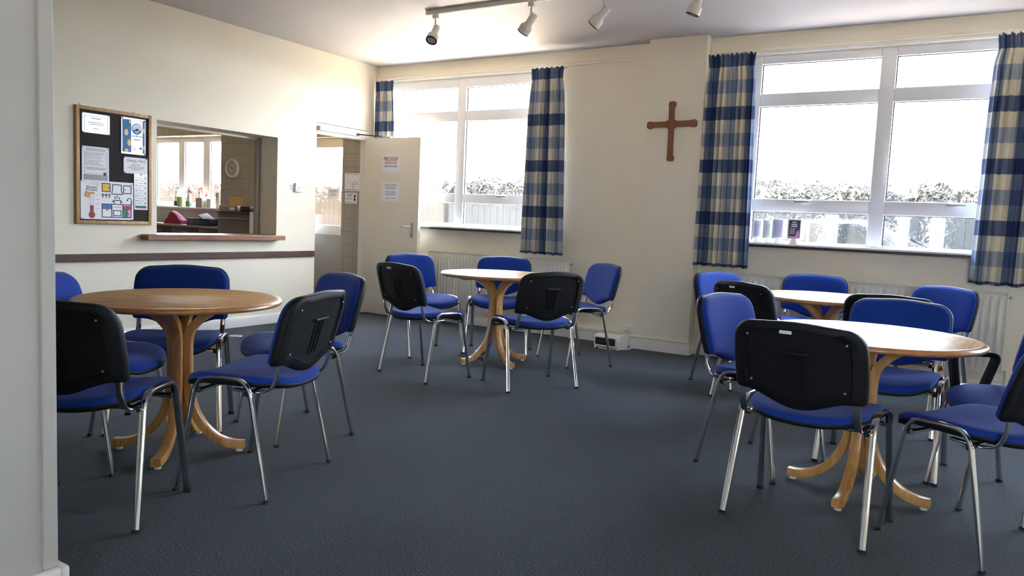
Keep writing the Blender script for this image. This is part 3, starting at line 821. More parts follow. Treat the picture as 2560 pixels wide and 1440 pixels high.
# ================================================================== CURTAINS
def curtain(xt0, xt1, xb0, xb1, folds, phase, label, ztop=2.575, zbot=0.802, yc=YW - 0.135, amp=0.050, cyc=1.2, uoff=0.0, seed=1):
    rnd = random.Random(seed)
    nu, nv = folds * 14, 44
    bm = bmesh.new(); uv = bm.loops.layers.uv.new('UVMap')
    ph = [rnd.uniform(-0.5, 0.5) for _ in range(6)]
    rows = []
    for j in range(nv + 1):
        v = j / nv; z = ztop + (zbot - ztop) * v
        top = max(0.0, 1 - v / 0.06)
        row = []
        for i in range(nu + 1):
            u = i / nu
            uu = u + 0.018 * math.sin(2 * PI * (u * 1.5 + ph[0])) * v
            a0, a1 = xt0 + (xb0 - xt0) * v ** 0.8, xt1 + (xb1 - xt1) * v ** 0.8
            # gather in just under the heading
            pin = 0.05 * math.exp(-((v - 0.055) / 0.035) ** 2)
            x = a0 + (a1 - a0) * (pin * 0.5 + uu * (1 - pin)) if True else 0
            f = 2 * PI * folds * uu + phase
            A = amp * (0.45 + 0.55 * min(1, v / 0.25)) * (0.8 + 0.35 * math.sin(2 * PI * (u * 2.3 + ph[1])))
            y = A * (0.72 * math.sin(f) + 0.28 * math.sin(1.73 * f + 3 * ph[2] + v * 1.2)); y = max(-0.06, min(0.056, y))
            x += 0.30 * (a1 - a0) / folds * math.sin(2 * f + ph[3]) * min(1, v * 4) * 0.6
            if v < 0.075:
                k = math.sin(PI * min(1, v / 0.075))
                y = y * (1 - 0.6 * k) + 0.012 * math.sin(f * 2.0) * (1 - v / 0.075)
            zz = z + (0.010 * math.sin(f * 1.0 + 1.0) + 0.006 * math.sin(f * 2.7)) * (1 if j == 0 else 0) + (0.006 * math.sin(f * 0.5 + ph[4]) if j == nv else 0)
            row.append(bm.verts.new((x, yc + y, zz)))
        rows.append(row)
    for j in range(nv):
        for i in range(nu):
            fc = bm.faces.new((rows[j][i], rows[j][i + 1], rows[j + 1][i + 1], rows[j + 1][i]))
            for lp, (a, b_) in zip(fc.loops, ((i, j), (i + 1, j), (i + 1, j + 1), (i, j + 1))):
                lp[uv].uv = (uoff + a / nu * cyc, 0.02 + (b_ / nv) * (ztop - zbot) / 0.44)
    bmesh.ops.recalc_face_normals(bm, faces=bm.faces)
    for f in bm.faces: f.smooth = True
    me = bpy.data.meshes.new('curtain'); bm.to_mesh(me); bm.free(); me.materials.append(PLAID)
    o = bpy.data.objects.new('curtain', me); COL.objects.link(o)
    tag(o, label, 'curtain', 'blue and cream checked curtains')
    sol = o.modifiers.new('thickness', 'SOLIDIFY'); sol.thickness = 0.003
    return o
curtain(-5.815, -5.560, -5.815, -5.500, 5, 0.3, 'short looking checked curtain at the far left corner above the fire door', uoff=0.95, cyc=1.1, seed=3, yc=YW - 0.066, amp=0.034)
curtain(-3.775, -3.425, -3.800, -3.345, 9, 1.2, 'checked curtain hanging right of the left window', uoff=0.40, cyc=1.35, seed=5)
curtain(-2.035, -1.640, -2.030, -1.600, 10, 0.0, 'checked curtain left of the right window beside the pier', uoff=0.93, cyc=1.25, seed=8, yc=YW - 0.135)
curtain(0.045, 0.62, 0.015, 0.66, 12, 2.0, 'checked curtain at the right edge of the picture', uoff=0.55, cyc=1.6, seed=11)

# ================================================================== CROSS
root = empty('wooden_cross', (-2.322, PD, 2.012), (0, math.radians(-1.0), 0), 'plain brown wooden cross with lobed ends hanging on the pier', 'cross')
def cross_poly(t, b, l, r_, w=0.021, h=0.032, hl=0.055, cc=0.042):
    def arm(L):    # outline of one arm pointing +y, right side from centre outwards and back
        return [(w, cc), (w, L - hl), (h, L - hl + 0.012), (h, L - 0.014), (h - 0.012, L), (-h + 0.012, L), (-h, L - 0.014), (-h, L - hl + 0.012), (-w, L - hl), (-w, cc)]
    out = []
    for L, a in ((t, 0), (l, 90), (b, 180), (r_, 270)):
        ca, sa = math.cos(math.radians(a)), math.sin(math.radians(a))
        out += [(x * ca - y * sa, x * sa + y * ca) for x, y in arm(L)]
    return out
bm = bmesh.new(); prism(bm, cross_poly(0.197, 0.320, 0.226, 0.226), 0.0, 0.022, Matrix.Rotation(PI / 2, 4, 'X'))
bmesh.ops.bevel(bm, geom=[e for e in bm.edges if all(abs(v.co.y + 0.022) < 1e-4 for v in e.verts)], offset=0.005, segments=2, affect='EDGES')
finish('cross_body', bm, CROSSM, root, ang=0.5)

# ================================================================== NOTICEBOARD AND NOTICES
BX = XW + 0.018
root = empty('notice_board', (XW, 3.524, 1.390), (0, 0, 0), 'dark felt noticeboard in a pine frame left of the serving hatch', 'noticeboard')
finish('felt_panel', B(0.0, 0.014, -0.30, 0.30, -0.44, 0.44), BOARD, root, smooth=False)
bm = bmesh.new()
for q in ((-0.309, -0.281, -0.447, 0.447), (0.281, 0.309, -0.447, 0.447), (-0.281, 0.281, 0.419, 0.447), (-0.281, 0.281, -0.447, -0.419)):
    box(bm, 0.0, 0.022, q[0], q[1], q[2], q[3], bev=0.003)
finish('frame', bm, PINE, root)
for y in (-0.27, 0.17):
    bm = bmesh.new(); lathe(bm, [(0.006, 0), (0.006, 0.006), (0, 0.008)], 10, Matrix.Translation((0.0, y, 0.455)) @ Matrix.Rotation(PI / 2, 4, 'Y')); finish('fixing_screw', bm, STEEL, root)
RL = (PI / 2, 0, PI / 2); RB = (PI / 2, 0, 0)
def paper(name, w, h, loc, rot, label, cat, m=PAPER, tilt=0.0, curl=0.003, pins=None, pinmat=PLASW, group=None):
    """sheet with its lower left corner at loc; local x right, y up, z towards the viewer"""
    root = empty(name, loc, rot, label, cat, group)
    if tilt: root.rotation_euler = (rot[0], tilt if rot[2] == 0 else 0, rot[2])
    bm = bmesh.new(); nx, ny = 8, 8
    zf = lambda u, v: 0.0006 + curl * max(0, (abs(u - 0.5) * 2) ** 3) * 0.6 * (1 if v > 0.5 else 0.5)
    zf = lambda u, v: 0.0008
    box(bm, 0, w, 0, h, 0, 0.0010)
    finish('sheet', bm, m, root, smooth=False)
    if pins is not None:
        for u, v in pins:
            p = bmesh.new(); lathe(p, [(0.0, 0.0), (0.005, 0.001), (0.005, 0.004), (0.0035, 0.008), (0, 0.009)], 10, Matrix.Translation((u * w, v * h, 0.001))); finish('pin', p, pinmat, root)
    return root
Z1 = 0.0011
def bar(bm, x0, x1, y0, y1, z=0.0018, mi=0): box(bm, x0, x1, y0, y1, 0.0008, z, mi=mi)
def rframe(bm, x0, x1, y0, y1, t, mi=0, z=0.0018):
    bar(bm, x0, x1, y0, y0 + t, z, mi); bar(bm, x0, x1, y1 - t, y1, z, mi); bar(bm, x0, x0 + t, y0 + t, y1 - t, z, mi); bar(bm, x1 - t, x1, y0 + t, y1 - t, z, mi)
def lines(bm, x0, x1, ys, t=0.0035, rag=0.15, centre=True, seed=1, mi=0):
    """rows of word sized bars standing for print too small to read"""
    r_ = random.Random(seed)
    for y in ys:
        w = (x1 - x0) * (1 - rag * r_.random()); a = (x0 + x1 - w) / 2 if centre else x0
        x = a
        while x < a + w - 0.004:
            l = min(r_.uniform(0.006, 0.018), a + w - x); bar(bm, x, x + l, y, y + t, 0.0016, mi); x += l + 0.003
# top left notice
P = paper('notice', 0.217, 0.148, (BX, 3.262, 1.638), RL, 'glossy laminated landscape notice at the top left of the noticeboard', 'notice', PAPERL, pins=((0.02, 1.0), (0.98, 0.97), (0.02, 0.03), (0.98, 0.02)), pinmat=STEEL)
bm = bmesh.new(); rframe(bm, 0.018, 0.199, 0.018, 0.130, 0.0016); lines(bm, 0.07, 0.15, (0.108,), 0.007, seed=2); lines(bm, 0.045, 0.175, (0.078, 0.064), 0.005, seed=3); lines(bm, 0.085, 0.135, (0.032,), 0.006, seed=4)
finish('print', bm, INKG, P, smooth=False)
# citrus poster
P = paper('poster', 0.206, 0.288, (BX, 3.572, 1.508), RL, 'blue and white certificate poster with lemons at the top right of the noticeboard', 'poster', PAPERL, pins=((0.04, 0.97), (0.95, 0.95), (0.97, 0.03)), pinmat=INK)
bm = bmesh.new(); bar(bm, 0.009, 0.082, 0.015, 0.272); bar(bm, 0.183, 0.198, 0.015, 0.272); finish('blue_band', bm, INKB, P, smooth=False)
bm = bmesh.new()
for (cx, cy, a, b_) in ((0.042, 0.170, 0.016, 0.026), (0.066, 0.090, 0.016, 0.026), (0.044, 0.028, 0.016, 0.013), (0.074, 0.256, 0.008, 0.016), (0.19, 0.195, 0.007, 0.02), (0.192, 0.06, 0.006, 0.018)):
    prism(bm, [(cx + a * math.cos(t * PI / 8), cy + b_ * math.sin(t * PI / 8)) for t in range(16)], 0.0015, 0.0022)
finish('lemon_print', bm, LEMON, P, smooth=False)
bm = bmesh.new()
rr = random.Random(5)
for k in range(24):
    cx, cy, an = rr.uniform(0.018, 0.073), rr.uniform(0.03, 0.255), rr.uniform(0, PI)
    q = [(cx + 0.016 * math.cos(t) * math.cos(an) - 0.006 * math.sin(t) * math.sin(an), cy + 0.016 * math.cos(t) * math.sin(an) + 0.006 * math.sin(t) * math.cos(an)) for t in [i * PI / 4 for i in range(8)]]
    prism(bm, q, 0.0014, 0.0019 + 0.00001 * k)
finish('leaf_print', bm, INKT, P, smooth=False)
bm = bmesh.new(); prism(bm, curve_arc(0.130, 0.204, 0.043, 0, 360, 32)[:-1], 0.0012, 0.0018); finish('badge', bm, INKB, P, smooth=False)
bm = bmesh.new(); prism(bm, curve_arc(0.130, 0.204, 0.039, -15, 195, 24), 0.0015, 0.0022); bar(bm, 0.118, 0.142, 0.176, 0.205, 0.0022); finish('badge_centre', bm, PAPER, P, smooth=False)
bm = bmesh.new(); lines(bm, 0.105, 0.155, (0.222, 0.212), 0.007, 0.05, seed=6); prism(bm, curve_arc(0.131, 0.190, 0.007, 0, 360, 10)[:-1], 0.002, 0.0026); lines(bm, 0.115, 0.145, (0.150,), 0.004, seed=7); lines(bm, 0.09, 0.178, (0.143,), 0.005, 0.02, seed=8)
lines(bm, 0.10, 0.165, (0.120, 0.113), 0.004, seed=9); lines(bm, 0.09, 0.125, (0.054, 0.043, 0.036), 0.003, centre=False, seed=10); prism(bm, curve_arc(0.163, 0.052, 0.009, 0, 360, 10)[:-1], 0.0012, 0.002)
finish('print', bm, INKN, P, smooth=False)
# text notice
P = paper('notice', 0.212, 0.262, (BX, 3.259, 1.274), RL, 'white portrait notice packed with grey text at the middle left of the noticeboard', 'notice', PAPER, pins=((0.03, 0.97), (0.95, 0.97)), pinmat=PLASW)
bm = bmesh.new(); rframe(bm, 0.020, 0.194, 0.060, 0.222, 0.0014); lines(bm, 0.03, 0.185, (0.243, 0.231), 0.006, 0.1, seed=12)
lines(bm, 0.024, 0.188, (0.211, 0.202, 0.193, 0.180, 0.170, 0.155, 0.146, 0.136, 0.128, 0.118), 0.0035, 0.35, False, seed=13); lines(bm, 0.03, 0.185, (0.098, 0.087), 0.006, 0.06, seed=14)
finish('print', bm, INKG, P, smooth=False)
bm = bmesh.new(); bar(bm, 0.012, 0.2, 0.006, 0.05, 0.0014); finish('photo_band', bm, plain('grey_photo_print', (0.34, 0.34, 0.37), 0.5), P, smooth=False)
bm = bmesh.new(); bar(bm, 0.168, 0.19, 0.046, 0.07, 0.0022); finish('picture_block', bm, INKN, P, smooth=False)
# allergy alert
P = paper('notice', 0.205, 0.130, (BX, 3.591, 1.354), RL, 'white Allergy Alert notice at the middle right of the noticeboard', 'notice', PAPER, pins=((0.02, 0.96), (0.95, 0.96), (0.04, 0.05)), pinmat=INKR)
text('lettering', 'Allergy Alert', 0.031, (0.106, 0.103, Z1), INKG, P, bold=0.0003)
text('lettering', 'Important', 0.018, (0.106, 0.073, Z1), INKR, P)
bm = bmesh.new(); lines(bm, 0.04, 0.175, (0.054, 0.042), 0.005, 0.05, seed=16); lines(bm, 0.065, 0.15, (0.030,), 0.005, seed=17); finish('print', bm, INKG, P, smooth=False)
# long list with green foot
P = paper('notice', 0.117, 0.288, (BX + 0.001, 3.679, 1.066), RL, 'narrow laminated list with a dark green foot at the lower right of the noticeboard', 'notice', PAPERL, pins=((0.5, 0.99),), pinmat=INK)
bm = bmesh.new(); rframe(bm, 0.010, 0.107, 0.012, 0.276, 0.0012)
r_ = random.Random(3)
for k in range(11):
    y = 0.048 + k * 0.0205
    x = 0.014 if k % 2 else 0.086
    bar(bm, x, x + 0.015, y, y + 0.010, 0.0018)
    a = 0.034 if k % 2 else 0.018; lines(bm, a, a + 0.062, (y + 0.006, y + 0.001), 0.0025, 0.3, False, seed=20 + k)
finish('print', bm, INKG, P, smooth=False)
bm = bmesh.new(); bar(bm, 0.012, 0.105, 0.014, 0.032, 0.002); finish('green_foot', bm, INKDG, P, smooth=False)
# kitchen project poster
P = paper('poster', 0.424, 0.298, (BX + 0.0013, 3.248, 0.980), RL, 'white Kitchen Project poster with red thermometer and kitchen drawing, low on the noticeboard', 'poster', PAPER, pins=((0.02, 0.98), (0.975, 0.95), (0.03, 0.02), (0.98, 0.02)), pinmat=STEEL)
pw, ph_ = 0.424, 0.298
kx = lambda x: (x - 135) / 1585 * pw
ky = lambda y: ph_ - (y - 170) / 1145 * ph_
def kr(bm, a, b_, c, d): bar(bm, kx(a), kx(b_), ky(d), ky(c))
bm = bmesh.new(); T = 0.0068
rframe(bm, kx(745), kx(1010), ky(490), ky(222), T); rframe(bm, kx(1400), kx(1660), ky(520), ky(258), T)
for a, b_ in (((1075, 250), (1075, 410)), ((1340, 255), (1340, 410)), ((1075, 410), (1045, 530)), ((1340, 410), (1380, 540))):
    sweep(bm, [(kx(a[0]), ky(a[1]), 0.0014), (kx(b_[0]), ky(b_[1]), 0.0014)], [(-T / 2, -0.0006), (T / 2, -0.0006), (T / 2, 0.0006), (-T / 2, 0.0006)], (0, 0, 1)) if False else prism(bm, [(kx(a[0]) - T / 2, ky(a[1])), (kx(a[0]) + T / 2, ky(a[1])), (kx(b_[0]) + T / 2, ky(b_[1])), (kx(b_[0]) - T / 2, ky(b_[1]))], 0.0008, 0.0018)
kr(bm, 1070, 1350, 240, 268); kr(bm, 1035, 1390, 525, 552)
kr(bm, 945, 965, 330, 385); kr(bm, 1447, 1468, 370, 412)
kr(bm, 745, 1010, 565, 592)
for x in (765, 865, 965): kr(bm, x, x + 28, 530, 665)
for x, y in ((1140, 612), (1202, 585), (1270, 620)): kr(bm, x, x + 26, y, y + 75)
kr(bm, 1100, 1335, 715, 742); kr(bm, 1050, 1110, 752, 780); kr(bm, 1330, 1385, 765, 790)
for (a, b_) in (((1100, 720), (1135, 850)), ((1335, 720), (1305, 850))):
    prism(bm, [(kx(a[0]) - T / 2, ky(a[1])), (kx(a[0]) + T / 2, ky(a[1])), (kx(b_[0]) + T / 2, ky(b_[1])), (kx(b_[0]) - T / 2, ky(b_[1]))], 0.0008, 0.0018)
pa = curve_arc(kx(1595), ky(725), 0.0165, 180, 0, 12); pb = curve_arc(kx(1595), ky(725), 0.0225, 0, 180, 12)
prism(bm, pa + pb, 0.0008, 0.0018); kr(bm, 1645, 1675, 720, 860); kr(bm, 1510, 1560, 705, 728); kr(bm, 1625, 1660, 800, 825)
rframe(bm, kx(745), kx(1665), ky(1255), ky(835), T)
kr(bm, 1035, 1062, 850, 1250); kr(bm, 1375, 1405, 850, 1250); kr(bm, 760, 1040, 970, 995); kr(bm, 1400, 1660, 975, 1000); kr(bm, 1505, 1535, 1000, 1250)
rframe(bm, kx(1090), kx(1345), ky(1205), ky(1025), T)
for x in (1110, 1160, 1212, 1262, 1312): prism(bm, curve_arc(kx(x + 8), ky(935), 0.0036, 0, 360, 10)[:-1], 0.0008, 0.0018)
kr(bm, 860, 945, 888, 912); kr(bm, 860, 945, 1010, 1035); kr(bm, 1490, 1565, 910, 932); kr(bm, 1465, 1490, 1105, 1150); kr(bm, 1550, 1575, 1105, 1150)
finish('line_drawing', bm, INKN, P, smooth=False)
for nm, m_, q in (('yellow_cupboard', INKY, (766, 985, 244, 470)), ('blue_drawer', INKB, (768, 1036, 862, 970)), ('red_drawer', INKR, (1405, 1648, 880, 976)), ('green_door', INKGR, (1405, 1506, 1000, 1240)), ('pink_door', INKPK, (1535, 1648, 1000, 1245))):
    bm = bmesh.new(); bar(bm, kx(q[0]), kx(q[1]), ky(q[3]), ky(q[2]), 0.0013); finish(nm, bm, m_, P, smooth=False)
bm = bmesh.new(); prism(bm, curve_arc(kx(456), ky(1185), 0.0255, 0, 360, 24)[:-1], 0.0008, 0.0016); kr(bm, 408, 505, 905, 1130); finish('thermometer_fill', bm, plain('thermometer_red', (0.34, 0.01, 0.012), 0.5), P, smooth=False)
bm = bmesh.new(); rframe(bm, kx(400), kx(508), ky(1100), ky(580), 0.0012)
for y in range(620, 1080, 42): kr(bm, 405, 500, y, y + 5)
finish('thermometer_scale', bm, INKG, P, smooth=False)
bm = bmesh.new(); prism(bm, [(kx(270), ky(490)), (kx(385), ky(510)), (kx(535), ky(510)), (kx(535), ky(570)), (kx(400), ky(575)), (kx(390), ky(640)), (kx(355), ky(690)), (kx(240), ky(640)), (kx(255), ky(560))], 0.0008, 0.0022)
finish('hand_print', bm, INKO, P, smooth=False)
text('lettering', 'Kitchen', 0.027, (kx(455), ky(372), Z1), INKM, P, bold=0.0005)
text('lettering', 'Project', 0.027, (kx(455), ky(445), Z1), INKM, P, sx=1.15, bold=0.0004)
for s_, y in (('RUSTINGTON', 222), ('METHODIST', 268), ('CHURCH', 312)): text('lettering', s_, 0.0115, (kx(690), ky(y), Z1), INKP, P, align='RIGHT')
bm = bmesh.new()
for cx, cy, rad in ((262, 235, 0.013), (385, 280, 0.009)):
    a1 = curve_arc(kx(cx), ky(cy), rad, 0, 300, 18); a2 = curve_arc(kx(cx), ky(cy), rad - 0.0016, 300, 0, 18); prism(bm, a1 + a2, 0.0008, 0.0015)
finish('emblem', bm, INKP, P, smooth=False)
for s_, y in (('£40,000', 592), ('£30,000', 726), ('£20,000', 858), ('£10,000', 995)): text('lettering', s_, 0.0095, (kx(560), ky(y), Z1), INKP, P, align='LEFT')
# notices on the door leaf
DY = 6.3975
P = paper('notice', 0.262, 0.205, (-5.584, DY, 1.570), RB, 'white FIRE DOOR notice on the upper part of the open door', 'notice', PAPER)
text('lettering', 'FIRE DOOR', 0.050, (0.131, 0.152, Z1), INKR, P, sx=0.80, bold=0.0008)
bm = bmesh.new(); bar(bm, 0.05, 0.212, 0.128, 0.132); finish('underline', bm, INKR, P, smooth=False)
text('lettering', 'PLEASE KEEP CLOSED', 0.0265, (0.131, 0.106, Z1), INKM, P, sx=0.68, bold=0.0003)
text('lettering', 'WHEN NOT USING', 0.0265, (0.131, 0.070, Z1), INKM, P, sx=0.78, bold=0.0003)
P = paper('notice', 0.256, 0.205, (-5.575, DY, 1.263), RB, 'white notice in small black capitals below the FIRE DOOR notice', 'notice', PAPER)
for s_, y, z_, sxx in (('IF YOU ARE THE LAST PERSON TO LEAVE', 0.178, 0.0125, 0.80), ('THE KITCHEN PLEASE ENSURE THE', 0.158, 0.0125, 0.80), ('FOLLOWING ARE TURNED OFF', 0.138, 0.0125, 0.80), ('HOT WATER DISPENSER', 0.100, 0.0165, 0.78), ('THERMOS EXPRESSO', 0.075, 0.0165, 0.82), ('Thank you for your co-operation', 0.034, 0.0115, 0.9)):
    text('lettering', s_, z_, (0.128, y, Z1), INK, P, sx=sxx, bold=0.0002)
# light switch and green sticker
root = empty('light_switch', (XW, 5.434, 1.348), label='white square light switch on the left wall beside the doorway', cat='light switch')
finish('back_box', B(0, 0.026, -0.044, 0.044, -0.044, 0.044, bev=0.003), PLASW, root)
finish('rocker', B(0.026, 0.033, -0.008, 0.008, -0.014, 0.014, bev=0.002), PLASW, root)
for y in (-0.03, 0.03):
    bm = bmesh.new(); lathe(bm, [(0.003, 0), (0.003, 0.001), (0, 0.001)], 8, Matrix.Translation((0.0258, y, 0)) @ Matrix.Rotation(PI / 2, 4, 'Y')); finish('screw', bm, STEEL, root)
P = paper('sticker', 0.078, 0.056, (XW + 0.0005, 5.294, 1.318), RL, 'small green and white sticker left of the light switch', 'sticker', PAPER)
bm = bmesh.new(); bar(bm, 0.036, 0.075, 0.004, 0.052); finish('green_panel', bm, SIGNG, P, smooth=False)
bm = bmesh.new(); bar(bm, 0.044, 0.068, 0.018, 0.040, 0.0024); finish('symbol', bm, plain('pale_green', (0.55, 0.85, 0.65), 0.5), P, smooth=False)
# notices in the lobby
P = paper('notice', 0.235, 0.205, (-6.300, YW - 0.001, 1.373), RB, 'grey printed instruction sheet on the tiles beside the outer door', 'notice', PAPER)
bm = bmesh.new(); lines(bm, 0.03, 0.21, (0.188,), 0.006, 0.05, seed=31); lines(bm, 0.02, 0.215, (0.010,), 0.008, 0.03, seed=32)
rq = random.Random(9)
for k in range(16): x, y = rq.uniform(0.02, 0.2), rq.uniform(0.07, 0.17); bar(bm, x, x + rq.uniform(0.008, 0.025), y, y + 0.004, 0.0016)
lines(bm, 0.11, 0.17, (0.095, 0.085, 0.075, 0.065, 0.055, 0.045, 0.035), 0.004, 0.4, False, seed=33); finish('print', bm, INKG, P, smooth=False)
P = paper('notice', 0.195, 0.125, (-6.295, YW - 0.001, 1.228), RB, 'small framed notice with a bottle picture on the tiles under the instruction sheet', 'notice', PAPER)
bm = bmesh.new(); rframe(bm, 0.006, 0.189, 0.006, 0.119, 0.003); bar(bm, 0.142, 0.166, 0.03, 0.066, 0.002); bar(bm, 0.150, 0.158, 0.066, 0.082, 0.002); prism(bm, [(0.138, 0.082), (0.172, 0.072), (0.170, 0.10), (0.150, 0.102)], 0.0008, 0.002); lines(bm, 0.02, 0.12, (0.06, 0.048, 0.018), 0.004, seed=34); finish('print', bm, INK, P, smooth=False)
bm = bmesh.new(); lines(bm, 0.035, 0.125, (0.100, 0.084), 0.007, 0.2, seed=35); finish('red_print', bm, INKR, P, smooth=False)
P = paper('notice', 0.20, 0.128, (-6.690, YW + 0.116, 1.277), RB, 'white notice taped on the patterned glass of the outer door', 'notice', PAPER)
bm = bmesh.new(); lines(bm, 0.03, 0.17, (0.098, 0.082, 0.060, 0.040), 0.006, 0.4, seed=36); finish('print', bm, INKR, P, smooth=False)

# ================================================================== TRACK LIGHTING
TY = 4.95
root = empty('ceiling_track', (-2.55, TY, ZC), label='white lighting track fixed across the ceiling', cat='lighting track')
finish('track_rail', B(-1.34, 1.60, -0.018, 0.018, -0.034, 0.0, bev=0.003), LAMPW, root)
finish('contact_strip', B(-1.33, 1.59, -0.006, 0.006, -0.0365, -0.0335), GLOSSW, root, smooth=False)
def spot(x, aim, lab, drop=0.118):
    root = empty('spotlight', (x, TY, ZC - 0.036), label=lab, cat='spotlight', group='spotlights on the ceiling track')
    finish('adaptor', B(-0.022, 0.022, -0.016, 0.016, -0.032, 0.004, bev=0.003), LAMPW, root)
    bm = bmesh.new(); tube(bm, [(0, 0, -0.03), (0, 0, -drop)], 0.0075, 12); finish('stem', bm, LAMPW, root)
    d = Vector(aim).normalized(); M = Matrix.Translation((0, 0, -drop - 0.018)) @ d.to_track_quat('Z', 'Y').to_matrix().to_4x4()
    M = Matrix.Translation(Vector((0, 0, -drop - 0.010)) + d.cross(Vector((0, 0, 1))).normalized() * 0.0) @ d.to_track_quat('Z', 'Y').to_matrix().to_4x4() @ Matrix.Translation((0, 0, 0.005))
    bm = bmesh.new(); lathe(bm, [(0, -0.055), (0.024, -0.055), (0.027, -0.050), (0.027, 0.022), (0.031, 0.034), (0.044, 0.050), (0.046, 0.056), (0.046, 0.098), (0.042, 0.098), (0.040, 0.09), (0, 0.088)], 28, M); finish('lamp_head', bm, LAMPW, root)
    bm = bmesh.new(); lathe(bm, [(0.037, 0.0), (0.046, 0.0), (0.046, 0.007), (0.037, 0.007), (0.037, 0.0)], 28, M @ Matrix.Translation((0, 0, 0.098)), cap=False); finish('rim', bm, INK, root)
    bm = bmesh.new(); lathe(bm, [(0.037, 0.0), (0.036, 0.004), (0.02, 0.008), (0, 0.009)], 24, M @ Matrix.Translation((0, 0, 0.0945))); finish('lamp_glass', bm, LENS, root)
    return root
spot(-3.800, (0.10, -0.55, -0.80), 'leftmost ceiling spotlight with its dark glass facing the camera')
spot(-2.918, (-0.62, 0.10, -0.70), 'second ceiling spotlight, tilted down to the left above the left window')
spot(-2.330, (-0.70, 0.05, -0.66), 'third ceiling spotlight, cut by the top edge with pale glass', 0.125)
spot(-1.650, (-0.35, 0.02, -0.9), 'rightmost ceiling spotlight, half cut off by the top edge', 0.10)

# ================================================================== FLOOR THINGS NEAR THE PIER
root = empty('fan_heater', (-2.730, 6.330, 0), (0, 0, math.radians(-4)), 'small white fan heater with dark grille on the floor by the pier', 'fan heater')
prof = [(-0.085, 0.012), (0.085, 0.012), (0.085, 0.105), (0.07, 0.122), (-0.06, 0.122), (-0.085, 0.10)]
bm = bmesh.new()
a = [bm.verts.new((-0.135, y, z)) for y, z in prof]; b_ = [bm.verts.new((0.135, y, z)) for y, z in prof]
for i in range(6): bm.faces.new((a[i], a[(i + 1) % 6], b_[(i + 1) % 6], b_[i]))
bm.faces.new(a); bm.faces.new(b_)
bmesh.ops.bevel(bm, geom=list(bm.edges), offset=0.008, segments=3, affect='EDGES'); finish('casing', bm, PLASW, root)
bm = bmesh.new(); box(bm, -0.115, 0.085, -0.0905, -0.080, 0.028, 0.094, bev=0.003)
for k in range(5): box(bm, -0.112, 0.082, -0.0925, -0.088, 0.034 + k * 0.013, 0.037 + k * 0.013)
finish('grille', bm, GRILLE, root)
for x in (-0.11, 0.12):
    bm = bmesh.new(); prism(bm, [(-0.11, 0.0), (0.085, 0.0), (0.085, 0.02), (-0.06, 0.03)], -0.006, 0.006, Matrix.Translation((x, 0, 0)) @ Matrix(((0, 0, 1, 0), (1, 0, 0, 0), (0, 1, 0, 0), (0, 0, 0, 1)))); finish('foot', bm, PLASW, root)
for x in (0.112,):
    bm = bmesh.new(); lathe(bm, [(0.017, 0), (0.017, 0.010), (0.012, 0.012), (0, 0.012)], 20, Matrix.Translation((x - 0.006, -0.082, 0.07)) @ Matrix.Rotation(PI / 2, 4, 'X')); finish('dial', bm, PLASW, root)
bm = bmesh.new(); tube(bm, fillet([(0.10, 0.06, 0.03), (0.20, 0.04, 0.006), (0.16, -0.05, 0.005), (0.02, -0.15, 0.005), (-0.08, -0.12, 0.005), (-0.05, -0.06, 0.005), (0.14, -0.03, 0.005), (0.19, 0.11, 0.006), (0.10, 0.205, 0.02), (0.055, 0.225, 0.10)], 0.05, 6), 0.0035, 8); finish('power_cable', bm, PLASW, root)
root = empty('wall_socket', (-2.645, YW, 0.160), label='white double wall socket low on the back wall beside the pier', cat='socket')
finish('face_plate', B(-0.066, 0.066, -0.016, 0, -0.043, 0.043, bev=0.003), PLASW, root)
for x in (-0.012, 0.012): finish('rocker', B(x - 0.008, x + 0.008, -0.021, -0.015, 0.012, 0.034, bev=0.002), PLASW, root)
bm = bmesh.new()
for x, z in ((0.042, 0.012), (0.032, -0.012), (0.052, -0.012)): box(bm, x - 0.003, x + 0.003, -0.0166, -0.0158, z - 0.005, z + 0.005)
finish('pin_hole', bm, INK, root, smooth=False)
root = empty('plug', (-2.685, YW - 0.016, 0.158), label='white three pin plug in the left outlet of the wall socket', cat='plug')
bm = bmesh.new(); lathe(bm, [(0.0, 0.03), (0.016, 0.029), (0.022, 0.022), (0.024, 0.0), (0, 0.0)], 20, Matrix.Rotation(PI / 2, 4, 'X')); finish('plug_body', bm, PLASW, root)
bm = bmesh.new(); lathe(bm, [(0.0, 0), (0.058, 0.0), (0.056, 0.003), (0, 0.003)], 28); o = tag(finish('floor_socket_lid', bm, STEEL), 'flat round metal floor plate in the carpet near the left wall', 'floor plate'); o.location = (-5.43, 4.373, 0)
bm = bmesh.new(); tube(bm, fillet([(0.34, 6.53, 0.10), (0.36, 6.50, 0.03), (0.45, 6.40, 0.008), (0.62, 6.45, 0.008), (0.9, 6.50, 0.008)], 0.06, 6), 0.007); tag(finish('cable', bm, PLASW), 'pale cable trailing on the carpet right of the right radiator', 'cable')

